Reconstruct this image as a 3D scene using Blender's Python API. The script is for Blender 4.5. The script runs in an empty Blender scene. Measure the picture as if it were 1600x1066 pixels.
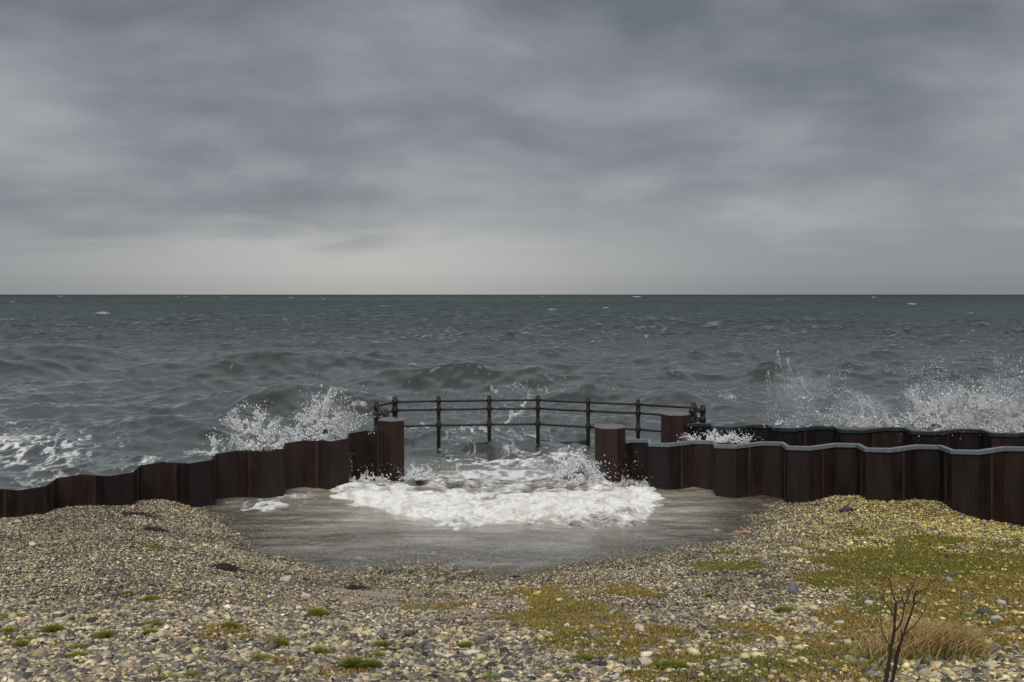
import bpy, bmesh, math, random
import numpy as np
from mathutils import Vector, Matrix
R = math.radians
random.seed(7); RNG = np.random.default_rng(11)
sc = bpy.context.scene
COL = sc.collection

# ------------------------------------------------------------------ camera
H = 3.5; F = 1555.6; HY = 460.0            # eye height above the sea, focal length and horizon of the photograph
cd = bpy.data.cameras.new('camera'); cam = bpy.data.objects.new('camera', cd); COL.objects.link(cam)
cam.location = (0, 0, H); cam.rotation_euler = (R(90), 0, 0)
cd.sensor_width = 36; cd.lens = 35; cd.shift_y = -73 / 1600
cd.clip_start = 0.1; cd.clip_end = 40000
sc.camera = cam

# ------------------------------------------------------------------ world: overcast sky
w = bpy.data.worlds.new('World'); sc.world = w; w.use_nodes = True
SUN_EL, SUN_AZ = 44, -176
def N(nt, t, **kw):
    n = nt.nodes.new(t)
    for k, v in kw.items():
        if k.startswith('i_'):
            key = k[2:]; key = int(key) if key.isdigit() else key.replace('_', ' ')
            n.inputs[key].default_value = v
        else: setattr(n, k, v)
    return n
def math_(nt, op, a, b=None, c=None, clamp=False):
    n = nt.nodes.new('ShaderNodeMath'); n.operation = op; n.use_clamp = clamp
    for i, v in enumerate((a, b, c)):
        if v is None: continue
        if isinstance(v, (int, float)): n.inputs[i].default_value = v
        else: nt.links.new(v, n.inputs[i])
    return n.outputs[0]
def mixc(nt, f, a, b):
    n = nt.nodes.new('ShaderNodeMix'); n.data_type = 'RGBA'
    for s, v in ((0, f), (6, a), (7, b)):
        if isinstance(v, (int, float)): n.inputs[s].default_value = v
        elif isinstance(v, tuple): n.inputs[s].default_value = v if len(v) == 4 else v + (1,)
        else: nt.links.new(v, n.inputs[s])
    return n.outputs[2]
def mapr(nt, v, a, b, c, d, smooth=True):
    n = nt.nodes.new('ShaderNodeMapRange'); n.interpolation_type = 'SMOOTHSTEP' if smooth else 'LINEAR'
    nt.links.new(v, n.inputs[0])
    for i, q in enumerate((a, b, c, d)): n.inputs[i + 1].default_value = q
    return n.outputs[0]
def ramp(nt, v, stops):
    n = nt.nodes.new('ShaderNodeValToRGB'); nt.links.new(v, n.inputs[0]); cr = n.color_ramp
    while len(cr.elements) < len(stops): cr.elements.new(0.5)
    for e, (p, c) in zip(cr.elements, stops): e.position = p; e.color = c + (1,)
    return n.outputs[0]

SKYOFF = (0.55, 0.2, 0.1)
def build_world():
    nt = w.node_tree; nt.nodes.clear(); L = nt.links.new
    out = N(nt, 'ShaderNodeOutputWorld')
    sky = N(nt, 'ShaderNodeTexSky', sky_type='NISHITA', sun_disc=False, sun_elevation=R(SUN_EL), sun_rotation=R(SUN_AZ))
    tc = N(nt, 'ShaderNodeTexCoord'); sep = N(nt, 'ShaderNodeSeparateXYZ'); L(tc.outputs['Generated'], sep.inputs[0])
    x, y, z = sep.outputs
    zz = math_(nt, 'ADD', math_(nt, 'MAXIMUM', z, 0.0), 0.17)
    u = math_(nt, 'DIVIDE', x, zz); v = math_(nt, 'DIVIDE', y, zz)
    cmb = N(nt, 'ShaderNodeCombineXYZ'); L(u, cmb.inputs[0]); L(v, cmb.inputs[1]); L(math_(nt, 'MULTIPLY', z, 2.0), cmb.inputs[2])
    def noise(scale, detail, rough, off=(0, 0, 0), dist=0.0, sx=1, sy=1):
        mp = N(nt, 'ShaderNodeMapping'); L(cmb.outputs[0], mp.inputs[0]); mp.inputs['Location'].default_value = off
        mp.inputs['Scale'].default_value = (sx, sy, 1)
        n = N(nt, 'ShaderNodeTexNoise', i_Scale=scale, i_Detail=detail, i_Roughness=rough, i_Distortion=dist); L(mp.outputs[0], n.inputs['Vector'])
        return n.outputs[0]
    n1 = noise(0.55, 4, 0.5, (3.1, 1.7, 0), 0.3)
    n2 = noise(1.7, 5, 0.5, (7.3, 2.2, 0), 0.5, 1.0, 1.3)
    n3 = noise(2.6, 4, 0.5, (1.3, 9.2, 0), 0.4, 0.8, 1.2)
    # cloud base: cool greys, near-horizon band paler and warmer
    mpb = N(nt, 'ShaderNodeMapping'); L(tc.outputs['Generated'], mpb.inputs[0]); mpb.inputs['Scale'].default_value = (1.0, 1.0, 2.6); mpb.inputs['Location'].default_value = SKYOFF
    nb = N(nt, 'ShaderNodeTexNoise', i_Scale=3.0, i_Detail=7, i_Roughness=0.50, i_Distortion=0.25); L(mpb.outputs[0], nb.inputs['Vector']); n1 = nb.outputs[0]
    mixn = math_(nt, 'ADD', math_(nt, 'MULTIPLY', n1, 0.74), math_(nt, 'ADD', math_(nt, 'MULTIPLY', n2, 0.18), math_(nt, 'MULTIPLY', n3, 0.08)))
    cl = ramp(nt, mapr(nt, mixn, 0.39, 0.64, 0, 1, False), [(0.0, (0.152, 0.168, 0.192)), (0.45, (0.240, 0.256, 0.284)), (1.0, (0.375, 0.388, 0.410))])
    # pale strip above the horizon, ragged upper edge
    edge = math_(nt, 'ADD', z, math_(nt, 'MULTIPLY', math_(nt, 'SUBTRACT', n2, 0.5), 0.075))
    strip = mapr(nt, edge, 0.035, 0.090, 1, 0)
    az = math_(nt, 'ADD', x, 0.14)                       # brightest a little left of the middle
    glow = math_(nt, 'POWER', 2.718, math_(nt, 'MULTIPLY', math_(nt, 'MULTIPLY', az, az), -13.0))
    hz = mixc(nt, glow, (0.265, 0.285, 0.308), (0.500, 0.500, 0.485))
    low = mapr(nt, z, 0.0, 0.03, 0.86, 1.0)
    hz2 = N(nt, 'ShaderNodeVectorMath', operation='SCALE'); L(hz, hz2.inputs[0]); L(low, hz2.inputs['Scale'])
    c = mixc(nt, strip, cl, hz2.outputs[0])
    # an overcast sky is far brighter overhead than near the horizon
    up = mapr(nt, z, 0.38, 1.0, 1.0, 4.0)
    sc_ = N(nt, 'ShaderNodeVectorMath', operation='SCALE'); L(c, sc_.inputs[0]); L(up, sc_.inputs['Scale'])
    bgc = N(nt, 'ShaderNodeBackground'); L(sc_.outputs[0], bgc.inputs[0]); bgc.inputs[1].default_value = 1.0
    bgs = N(nt, 'ShaderNodeBackground'); L(sky.outputs[0], bgs.inputs[0]); bgs.inputs[1].default_value = 0.05
    mx = N(nt, 'ShaderNodeMixShader'); mx.inputs[0].default_value = 0.93
    L(bgs.outputs[0], mx.inputs[1]); L(bgc.outputs[0], mx.inputs[2]); L(mx.outputs[0], out.inputs[0])
build_world()
sd = bpy.data.lights.new('sun', 'SUN'); sun = bpy.data.objects.new('sun', sd); COL.objects.link(sun)
sd.energy = 1.5; sd.angle = R(24); sd.color = (1, 0.97, 0.92)
# soft light through the cloud from behind the camera
sun.rotation_euler = (R(90 - SUN_EL), 0, R(-4)); sun.location = (0, 0, 30)
sc.view_settings.view_transform = 'Standard'; sc.view_settings.look = 'None'
sc.view_settings.exposure = 0; sc.view_settings.gamma = 1

# ------------------------------------------------------------------ helpers
def W(px, py, z=0.0):                       # pixel of the photograph -> point at height z
    Y = (H - z) * F / (py - HY); return Vector(((px - 800) / F * Y, Y, z))
def WY(px, py, Y):
    return Vector(((px - 800) / F * Y, Y, H - (py - HY) / F * Y))
def hash2(ix, iy, seed):
    ix = ix & 0xffffff; iy = iy & 0xffffff
    h = (ix.astype(np.uint32) * np.uint32(374761393)) ^ (iy.astype(np.uint32) * np.uint32(668265263)) ^ np.uint32((seed * 974711 + 17) & 0xffffffff)
    h = (h ^ (h >> np.uint32(13))) * np.uint32(1274126177); h = h ^ (h >> np.uint32(16))
    return (h & np.uint32(0xffffff)).astype(np.float32) / np.float32(0xffffff)
def vn(x, y, seed=0):
    fx = np.floor(x); fy = np.floor(y); tx = (x - fx).astype(np.float32); ty = (y - fy).astype(np.float32)
    ix = fx.astype(np.int64); iy = fy.astype(np.int64)
    tx = tx * tx * tx * (tx * (tx * 6 - 15) + 10); ty = ty * ty * ty * (ty * (ty * 6 - 15) + 10)
    a = hash2(ix, iy, seed); b = hash2(ix + 1, iy, seed); c = hash2(ix, iy + 1, seed); d = hash2(ix + 1, iy + 1, seed)
    return (a * (1 - tx) + b * tx) * (1 - ty) + (c * (1 - tx) + d * tx) * ty
def fbm(x, y, o=4, seed=0, g=0.5):
    s = 0; a = 1; t = 0
    for i in range(o):
        c, sn = math.cos(i * 1.1), math.sin(i * 1.1); f = 2 ** i
        s = s + a * vn((x * c - y * sn) * f + i * 13.7, (x * sn + y * c) * f + i * 5.1, seed + i); t += a; a *= g
    return s / t
def ss(a, b, x):
    t = np.clip((x - a) / (b - a), 0, 1); return t * t * (3 - 2 * t)

MESHES = {}
def np_mesh(name, co, quads=None, tris=None, attrs=None, smooth=True):
    me = bpy.data.meshes.new(name)
    nv = len(co); fl = []; sz = []
    if quads is not None and len(quads): fl.append(quads.reshape(-1)); sz.append(np.full(len(quads), 4, np.int32))
    if tris is not None and len(tris): fl.append(tris.reshape(-1)); sz.append(np.full(len(tris), 3, np.int32))
    idx = np.concatenate(fl).astype(np.int32); sz = np.concatenate(sz)
    st = np.concatenate(([0], np.cumsum(sz)[:-1])).astype(np.int32)
    me.vertices.add(nv); me.vertices.foreach_set('co', np.ascontiguousarray(co, np.float32).reshape(-1))
    me.loops.add(len(idx)); me.loops.foreach_set('vertex_index', idx)
    me.polygons.add(len(sz)); me.polygons.foreach_set('loop_start', st)
    if smooth: me.polygons.foreach_set('use_smooth', np.ones(len(sz), bool))
    for k, v in (attrs or {}).items():
        if v.ndim == 2:
            a = me.attributes.new(k, 'FLOAT_COLOR', 'POINT'); q = np.ones((nv, 4), np.float32); q[:, :3] = v
            a.data.foreach_set('color', q.reshape(-1))
        else:
            a = me.attributes.new(k, 'FLOAT', 'POINT'); a.data.foreach_set('value', v.astype(np.float32))
    me.update(calc_edges=True); return me
def link(name, me, mat=None, parent=None, label=None, cat=None, group=None, kind=None):
    o = bpy.data.objects.new(name, me); COL.objects.link(o)
    if mat is not None and me is not None and not me.materials: me.materials.append(mat)
    if parent: o.parent = parent
    if label: o['label'] = label
    if cat: o['category'] = cat
    if group: o['group'] = group
    if kind: o['kind'] = kind
    return o
def grid_quads(nr, nc):
    i = np.arange(nr - 1)[:, None] * nc + np.arange(nc - 1)[None, :]
    return np.stack([i, i + 1, i + nc + 1, i + nc], -1).reshape(-1, 4)
def bm_mesh(name, bm, smooth=False):
    me = bpy.data.meshes.new(name); bm.normal_update(); bm.to_mesh(me); bm.free()
    if smooth: me.polygons.foreach_set('use_smooth', [True] * len(me.polygons))
    return me
def tube(bm, pts, rad, n=8, cap=True):
    pts = [Vector(p) for p in pts]
    if isinstance(rad, (int, float)): rad = [rad] * len(pts)
    rings = []; prev = None
    for i, p in enumerate(pts):
        d = (pts[min(i + 1, len(pts) - 1)] - pts[max(i - 1, 0)]).normalized()
        a = prev - d * prev.dot(d) if prev is not None else (Vector((1, 0, 0)) if abs(d.x) < 0.8 else Vector((0, 1, 0)))
        a = (a - d * a.dot(d)).normalized(); b = d.cross(a); prev = a
        rings.append([bm.verts.new(p + (a * math.cos(2 * math.pi * k / n) + b * math.sin(2 * math.pi * k / n)) * rad[i]) for k in range(n)])
    for r0, r1 in zip(rings, rings[1:]):
        for k in range(n): bm.faces.new((r0[k], r0[(k + 1) % n], r1[(k + 1) % n], r1[k]))
    if cap: bm.faces.new(rings[0][::-1]); bm.faces.new(rings[-1])
def prism(bm, poly, z0, z1):
    a = [bm.verts.new((p[0], p[1], z0)) for p in poly]
    b = [bm.verts.new((p[0], p[1], z1 if not callable(z1) else z1(p))) for p in poly]
    n = len(poly)
    for i in range(n): bm.faces.new((a[i], a[(i + 1) % n], b[(i + 1) % n], b[i]))
    bm.faces.new(a[::-1]); bm.faces.new(b)

# ------------------------------------------------------------------ materials
def mat(name):
    m = bpy.data.materials.new(name); m.use_nodes = True; nt = m.node_tree
    return m, nt, nt.nodes['Principled BSDF'], nt.links.new
def mat_simple(name, col, rough=0.7, nscale=8, amp=0.25, bump=0.0, spec=0.5, attr=None):
    m, nt, b, L = mat(name)
    tc = N(nt, 'ShaderNodeTexCoord'); n = N(nt, 'ShaderNodeTexNoise', i_Scale=nscale, i_Detail=5, i_Roughness=0.6); L(tc.outputs['Object'], n.inputs['Vector'])
    f = mapr(nt, n.outputs[0], 0.3, 0.7, 1 - amp, 1 + amp, False)
    s = N(nt, 'ShaderNodeVectorMath', operation='SCALE'); L(f, s.inputs['Scale'])
    if attr:
        a = N(nt, 'ShaderNodeAttribute', attribute_name=attr); L(a.outputs['Color'], s.inputs[0])
    else: s.inputs[0].default_value = col
    L(s.outputs[0], b.inputs['Base Color']); b.inputs['Roughness'].default_value = rough; b.inputs['Specular IOR Level'].default_value = spec
    if bump:
        bp = N(nt, 'ShaderNodeBump', i_Strength=bump, i_Distance=0.01); L(n.outputs[0], bp.inputs['Height']); L(bp.outputs[0], b.inputs['Normal'])
    return m
def mat_rust(name, c0, c1, c2):
    m, nt, b, L = mat(name)
    tc = N(nt, 'ShaderNodeTexCoord')
    mp = N(nt, 'ShaderNodeMapping'); mp.inputs['Scale'].default_value = (1, 1, 0.22); L(tc.outputs['Object'], mp.inputs[0])
    n = N(nt, 'ShaderNodeTexNoise', i_Scale=7, i_Detail=7, i_Roughness=0.62, i_Distortion=0.4); L(mp.outputs[0], n.inputs['Vector'])
    n2 = N(nt, 'ShaderNodeTexNoise', i_Scale=28, i_Detail=6, i_Roughness=0.7); L(tc.outputs['Object'], n2.inputs['Vector'])
    c = ramp(nt, n.outputs[0], [(0.28, c0), (0.55, c1), (0.8, c2)])
    sp = mapr(nt, n2.outputs[0], 0.62, 0.72, 0, 0.55)
    c = mixc(nt, sp, c, (c2[0] * 1.7, c2[1] * 1.4, c2[2] * 1.2))
    L(c, b.inputs['Base Color'])
    L(mapr(nt, n.outputs[0], 0.3, 0.7, 0.42, 0.75, False), b.inputs['Roughness']); b.inputs['Specular IOR Level'].default_value = 0.35
    bp = N(nt, 'ShaderNodeBump', i_Strength=0.35, i_Distance=0.006); L(n2.outputs[0], bp.inputs['Height']); L(bp.outputs[0], b.inputs['Normal'])
    return m
M_pile = mat_rust('rusty_steel', (0.009, 0.005, 0.0042), (0.019, 0.0095, 0.0075), (0.036, 0.016, 0.010))
M_piles = [M_pile, mat_rust('dark_rusty_steel', (0.006, 0.0035, 0.003), (0.012, 0.0065, 0.0055), (0.024, 0.011, 0.008)), mat_rust('brown_rusty_steel', (0.012, 0.007, 0.0055), (0.027, 0.014, 0.010), (0.046, 0.022, 0.014))]
M_lock = mat_rust('worn_interlock', (0.022, 0.012, 0.010), (0.048, 0.026, 0.019), (0.085, 0.042, 0.026))
M_box = mat_rust('red_rust_steel', (0.016, 0.0085, 0.007), (0.030, 0.013, 0.009), (0.058, 0.022, 0.011))
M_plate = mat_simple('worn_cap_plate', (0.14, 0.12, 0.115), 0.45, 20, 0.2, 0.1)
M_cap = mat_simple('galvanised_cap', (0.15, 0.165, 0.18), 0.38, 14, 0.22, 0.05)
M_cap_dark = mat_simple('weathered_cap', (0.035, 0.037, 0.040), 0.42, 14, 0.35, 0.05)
M_iron = mat_simple('black_iron', (0.008, 0.006, 0.0055), 0.6, 30, 0.4, 0.2)

# ------------------------------------------------------------------ beach shape
P = 1.267
LW0 = np.array([-2.994, 18.2]); LWs = np.array([-0.9919, -0.788])       # left wall: break 0 and one period
RW0 = np.array([2.515, 18.2]);  RWs = np.array([1.041, -0.7225])
BW0 = np.array([4.024, 20.0]);  BWs = np.array([1.019, -0.754])
uL = LWs / np.linalg.norm(LWs); uR = RWs / np.linalg.norm(RWs); uB = BWs / np.linalg.norm(BWs)
nL = np.array([uL[1], -uL[0]]); nR = np.array([-uR[1], uR[0]]); nB = np.array([-uB[1], uB[0]])
if nL[1] < 0: nL = -nL
if nR[1] < 0: nR = -nR
if nB[1] < 0: nB = -nB
def dsea(x, y):                                                     # > 0 on the sea side of the front walls
    dl = (x - LW0[0]) * nL[0] + (y - LW0[1]) * nL[1]
    dr = (x - RW0[0]) * nR[0] + (y - RW0[1]) * nR[1]
    return np.where(x < -2.3, dl, np.where(x > 1.95, dr, -9.0))
shore = [(322,800),(345,828),(400,862),(470,881),(560,893),(650,898),(800,897),(900,891),(1000,880),(1080,866),(1130,852),(1178,828),(1196,800)]
CP = [tuple(W(a, b, 0.0)) for a, b in shore]
for a, b, z in [(0,806,.20),(100,797,.235),(200,788,.19),(270,786,.12),(340,787,-.03),(430,770,-.10),
                (0,870,.50),(200,840,.42),(330,860,.28),(0,950,.78),(300,930,.62),(550,940,.42),(800,940,.36),(1000,930,.50),
                (0,1066,1.22),(400,1066,1.20),(800,1066,1.16),(1200,1066,1.2),(1600,1066,1.28),
                (1200,783,-.03),(1250,790,.08),(1320,778,.19),(1400,785,.22),(1478,791,.25),(1540,815,.09),(1600,832,.03),
                (1250,830,.22),(1400,830,.34),(1500,860,.45),(1600,880,.45),(1200,880,.38),(1300,930,.62),(1600,960,.85),(1300,1000,1.0),
                (800,850,-.12),(650,850,-.10),(950,850,-.10),(800,800,-.35),(560,820,-.16),(1040,820,-.16),(1130,800,-.10),(600,770,-.4),(1000,770,-.35),(800,740,-.6)]:
    CP.append(tuple(W(a, b, z)))
CP += [(-9,12,.5),(-12,8,1.0),(-9,4,1.4),(9,4,1.5),(12,8,1.1),(10,12.5,.4),(0,0,1.9),(-6,-3,2.1),(6,-3,2.1),(0,2.5,1.6),(0,22,-.8)]
CP = np.array(CP)
def fit():
    n = len(CP); d = np.linalg.norm(CP[:, None, :2] - CP[None, :, :2], axis=2)
    A = np.zeros((n + 3, n + 3)); A[:n, :n] = np.sqrt(d * d + 0.09) - np.eye(n) * 0.02
    A[:n, n] = 1; A[:n, n+1:] = CP[:, :2]; A[n, :n] = 1; A[n+1:, :n] = CP[:, :2].T
    return np.linalg.solve(A, np.concatenate([CP[:, 2], np.zeros(3)]))
WT = fit()
def beach0(x, y):
    x = np.clip(np.asarray(x, float), -16, 16); y = np.clip(np.asarray(y, float), -6, 23)
    s = WT[-3] + WT[-2] * x + WT[-1] * y
    for i in range(len(CP)): s = s + WT[i] * np.sqrt((x - CP[i, 0]) ** 2 + (y - CP[i, 1]) ** 2 + 0.09)
    return s
def ground(x, y):
    x = np.asarray(x, float); y = np.asarray(y, float)
    g = beach0(x, y) + (fbm(x * 0.9, y * 0.9, 3, 5) - 0.5) * 0.09 + (fbm(x * 4, y * 4, 3, 9) - 0.5) * 0.035
    d = dsea(x, y); s = ss(0.28, 0.45, d)
    g = g * (1 - s) + (-1.4) * s
    s2 = ss(18.6, 21, y); return np.where(d < -5, g * (1 - s2) - 1.2 * s2, g)
def PG(px, py):                                                     # where the ray through a pixel meets the beach
    Y = np.linspace(3, 17.5, 1200); x = (px - 800) / F * Y; z = H - (py - HY) / F * Y
    g = ground(x, Y); i = int(np.argmax(z <= g)); return Vector((x[i], Y[i], g[i]))

# pixel-plane coordinates of a ground point (used to read which patch of the beach a point lies in)
def topix(x, y, z): return 800 + F * x / np.maximum(y, 0.5), HY + F * (H - z) / np.maximum(y, 0.5)
def inpoly(px, py, poly):
    c = np.zeros(px.shape, bool); n = len(poly); j = n - 1
    for i in range(n):
        xi, yi = poly[i]; xj, yj = poly[j]
        c ^= ((yi > py) != (yj > py)) & (px < (xj - xi) * (py - yi) / (yj - yi + 1e-9) + xi); j = i
    return c
def blob(px, py, cx, cy, rx, ry, p=1.0):
    return np.exp(-(((px - cx) / rx) ** 2 + ((py - cy) / ry) ** 2) ** p)

def turf(x, y):                                                     # how grassy the beach is at a point
    z = ground(x, y); px, py = topix(x, y, z)
    wob = (fbm(x * 2.2, y * 2.2, 4, 31) - 0.5)
    a = 0
    for cx, cy, rx, ry, s in [(915,975,105,42,1.0),(1010,1000,90,32,1.0),(1000,928,55,13,.8),(865,945,50,22,.9),
                              (1135,887,50,8,1.1),(1400,895,125,48,1.1),(1550,905,120,45,1.05),(1500,960,190,50,1.05),(1350,960,90,50,.75),(1560,1000,90,30,.6),(1300,905,60,30,.6),(1200,1000,120,40,.55),(1330,1045,120,25,.8),
                              (1430,1005,110,34,1.1),(1330,1020,90,30,.8),(1200,1045,160,20,.6),(1130,985,80,22,.5),(1250,1000,90,30,.5),
                              (960,1045,130,16,.35),(1590,870,60,16,.5),(1400,1050,80,12,.2),(1230,955,40,14,.5),(1480,860,60,12,.3),(1180,1060,150,16,.6),(1100,1025,160,20,.75),(1230,1035,140,24,.85),(1290,1066,120,14,.8),(1150,1005,90,16,.6),(1590,930,60,40,.9),(430,1034,70,9,.42),(300,1045,60,9,.38),(510,1024,40,9,.42),(380,985,60,8,.36),(560,1055,70,8,.38),(60,1000,70,10,.38),(150,1045,80,10,.36),(880,1050,90,12,.45),(1000,1058,90,10,.5)]:
        a = np.maximum(a, s * blob(px, py, cx, cy, rx, ry))
    a = a + wob * 1.1
    rocky = blob(px, py, 1040, 955, 95, 22) * .45 + blob(px, py, 1540, 1050, 110, 22) * .8 + blob(px, py, 1240, 930, 70, 30) * .3
    return np.clip((a - rocky - 0.20) / 0.24, 0, 1)

def ground_axes():
    f = np.arange(-11, 11.001, 0.05); o = 11 + np.geomspace(0.1, 70, 26)
    xs = np.concatenate([-o[::-1], f, o])
    ys = np.concatenate([np.linspace(-30, -2, 12), np.arange(-1.6, 4, 0.2), np.arange(4, 19.5, 0.045), np.arange(19.7, 30, 0.6), [40, 60]])
    return xs, ys
def build_ground():
    xs, ys = ground_axes(); X, Y = np.meshgrid(xs, ys); Z = ground(X, Y)
    co = np.stack([X, Y, Z], -1).reshape(-1, 3)
    T = turf(X.ravel(), Y.ravel())
    px, py = topix(X, Y, Z)
    sand = np.maximum.reduce([blob(px, py, 560, 935, 190, 26), blob(px, py, 760, 955, 110, 30), blob(px, py, 820, 958, 40, 14) * 1.4, blob(px, py, 640, 1040, 200, 30) * .6])
    me = np_mesh('ground', co, grid_quads(len(ys), len(xs)), attrs={'turf': T, 'sand': sand.ravel()})
    m, nt, b, L = mat('shingle_ground')
    tc = N(nt, 'ShaderNodeTexCoord')
    v = N(nt, 'ShaderNodeTexVoronoi', i_Scale=38.0); L(tc.outputs['Object'], v.inputs['Vector'])
    n = N(nt, 'ShaderNodeTexNoise', i_Scale=60, i_Detail=4); L(tc.outputs['Object'], n.inputs['Vector'])
    n2 = N(nt, 'ShaderNodeTexNoise', i_Scale=2.4, i_Detail=5); L(tc.outputs['Object'], n2.inputs['Vector'])
    sp = N(nt, 'ShaderNodeSeparateColor'); L(v.outputs['Color'], sp.inputs[0])
    st = ramp(nt, sp.outputs[0], [(0.0, (0.02, 0.019, 0.018)), (0.35, (0.05, 0.045, 0.038)), (0.6, (0.11, 0.09, 0.06)), (1.0, (0.20, 0.17, 0.11))])  # stone tones darkened: shade in the gaps between pebbles is painted in
    sand_c = mixc(nt, n.outputs[0], (0.27, 0.20, 0.135), (0.42, 0.33, 0.235))
    aS = N(nt, 'ShaderNodeAttribute', attribute_name='sand'); aT = N(nt, 'ShaderNodeAttribute', attribute_name='turf')
    fs = mapr(nt, math_(nt, 'ADD', aS.outputs['Fac'], math_(nt, 'MULTIPLY', n2.outputs[0], 0.8)), 0.75, 1.05, 0.06, 1)
    c = mixc(nt, fs, st, sand_c)
    soil = mixc(nt, n2.outputs[0], (0.11, 0.085, 0.025), (0.18, 0.125, 0.040))
    c = mixc(nt, math_(nt, 'MULTIPLY', aT.outputs['Fac'], 0.9), c, soil)
    L(c, b.inputs['Base Color']); b.inputs['Roughness'].default_value = 0.8
    bp = N(nt, 'ShaderNodeBump', i_Strength=0.8, i_Distance=0.02); L(v.outputs['Distance'], bp.inputs['Height']); L(bp.outputs[0], b.inputs['Normal'])
    link('ground', me, m, kind='structure')
build_ground()

# ------------------------------------------------------------------ sea
SWELL = [ # distance of the crest, crest line in the photograph (px, py), front width, back width (m)
    (29.5, [(-60,640),(40,632),(150,636),(280,628),(360,615),(440,607),(540,608),(620,618),(720,640)], 1.2, 3.0),
    (45.0, [(40,586),(150,578),(260,568),(350,557),(440,551),(520,554),(600,564),(740,580)], 1.9, 5.0),
    (38.0, [(470,600),(560,590),(640,585),(720,583),(820,587),(960,600)], 1.4, 3.0),
    (32.5, [(560,622),(610,616),(680,612),(760,612),(800,605),(822,602),(870,606),(960,607),(1060,611),(1130,620),(1180,630)], .8, 2.4),
    (44.0, [(-120,565),(-20,566),(60,562),(130,570),(190,585)], 2.0, 4), (34.0, [(-120,612),(0,613),(80,612),(200,622),(280,636)], 1.1, 2.6),
    (25.5, [(90,690),(130,668),(220,662),(330,655),(440,652),(520,668)], .8, 1.6), (23.4, [(560,720),(640,694),(700,692),(780,694),(900,692),(960,720)], .35, .8),
    (80, [(-60,524),(60,520),(200,524),(330,523),(420,530)], 3, 7), (75, [(640,533),(700,527),(840,525),(960,526),(1050,534)], 3, 6),
    (42.0, [(1020,592),(1110,582),(1190,577),(1300,579),(1420,592)], 1.2, 2.4), (54, [(780,562),(820,554),(900,550),(1000,555),(1060,562)], 1.4, 3),
    (58, [(1230,555),(1260,546),(1290,543),(1340,547),(1370,556)], 1.0, 2.2), (37, [(1360,608),(1400,600),(1500,597),(1660,602)], 1, 2),
    (130, [(200,505),(250,498),(330,496),(500,499),(600,504)], 5, 9), (120, [(950,508),(1000,502),(1200,499),(1400,502),(1500,508)], 5, 9), (160, [(500,497),(560,491),(700,489),(860,492),(900,496)], 6, 12),
    (66, [(320,545),(400,536),(520,533),(640,537),(700,544)], 2, 4), (50, [(-60,550),(100,546),(220,552)], 2, 4), (90, [(1150,522),(1300,515),(1500,517),(1700,522)], 3, 6)]
def waves(X, Y, dY):
    rng = np.random.default_rng(5)
    dx = np.zeros_like(X); dy = np.zeros_like(X); h = np.zeros_like(X)
    shal = 0.52 + 0.48 * ss(20, 70, Y)
    grp = 0.55 + 0.9 * fbm(X * 0.045, Y * 0.03, 3, 77)
    n = 84
    for i in range(n):
        lam = 0.33 * (13.0 / 0.33) ** ((i + rng.random()) / n)
        th = -math.pi / 2 + rng.normal() * (0.38 if lam > 1.5 else 0.6) + 0.10
        k = 2 * math.pi / lam
        A = (0.0140 if lam < 2.5 else 0.0105) * lam ** 0.86 * (0.6 if lam > 5 else 1.0) * (0.6 + 0.8 * rng.random())
        kx, ky = k * math.cos(th), k * math.sin(th); ph = rng.random() * 6.283
        rows = dY * 2.6 < lam
        if not rows.any(): continue
        r = np.where(rows)[0]; sl = slice(r[0], r[-1] + 1)
        a = (kx * X[sl] + ky * Y[sl] + ph).astype(np.float32)
        fade = ss(1.0, 1.6, lam / (dY[sl] * 2.6))[:, None]
        amp = (A * fade * shal[sl] * grp[sl]).astype(np.float32)
        h[sl] += amp * np.sin(a); c = amp * np.cos(a) * 0.75
        dx[sl] += c * math.cos(th); dy[sl] += c * math.sin(th)
    return dx, dy, h
def swells(X, Y):
    h = np.zeros_like(X); lo = np.zeros_like(X)
    for Yk, pts, wf, wb in SWELL:
        xs = (np.array([p[0] for p in pts], float) - 800) / F * Yk; zs = np.maximum(H - (np.array([p[1] for p in pts]) - HY) / F * Yk, 0.02)
        r = (Y[:, 0] > Yk - 4 * wf - 2) & (Y[:, 0] < Yk + 4 * wb + 2); x, y = X[r], Y[r]
        xx = np.linspace(xs[0], xs[-1], 200); zz = np.interp(xx, xs, zs); k = np.hanning(41); zz = np.convolve(np.pad(zz, 20, 'edge'), k / k.sum(), 'valid')
        A = np.interp(x, xx, zz, left=0, right=0) * ss(xs[0], xs[0] * .75 + xs[-1] * .25, x) * (1 - ss(xs[0] * .25 + xs[-1] * .75, xs[-1], x)) * 1.10
        yc = Yk + (fbm(x * 0.16, x * 0 + Yk, 2, 41) - 0.5) * wf * 1.3; d = y - yc
        wf = wf * 1.0; hh = np.where(d < 0, np.exp(-(np.abs(d) / (wf * .72)) ** 1.7), np.exp(-(np.abs(d) / wb) ** 1.4))
        h[r] = np.maximum(h[r], A * hh * (0.86 + 0.28 * fbm(x * 1.3, y * 0.5, 3, 43)))
        lo[r] = np.minimum(lo[r], -A * 0.24 * np.exp(-((d + 2.3 * wf) / (1.3 * wf)) ** 2))
    return h + lo
BREAK = [(495,768),(505,757),(560,750),(640,752),(668,744),(700,745),(800,752),(880,735),(925,715),(934,750),(980,764),(1036,754),(1052,775),(1044,800),(1022,826),(975,829),(930,832),(890,826),(850,832),(800,824),(745,831),(690,832),(640,822),(600,809),(545,793),(510,784)]
BW = np.array([tuple(W(a, b, 0))[:2] for a, b in BREAK])
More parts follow.
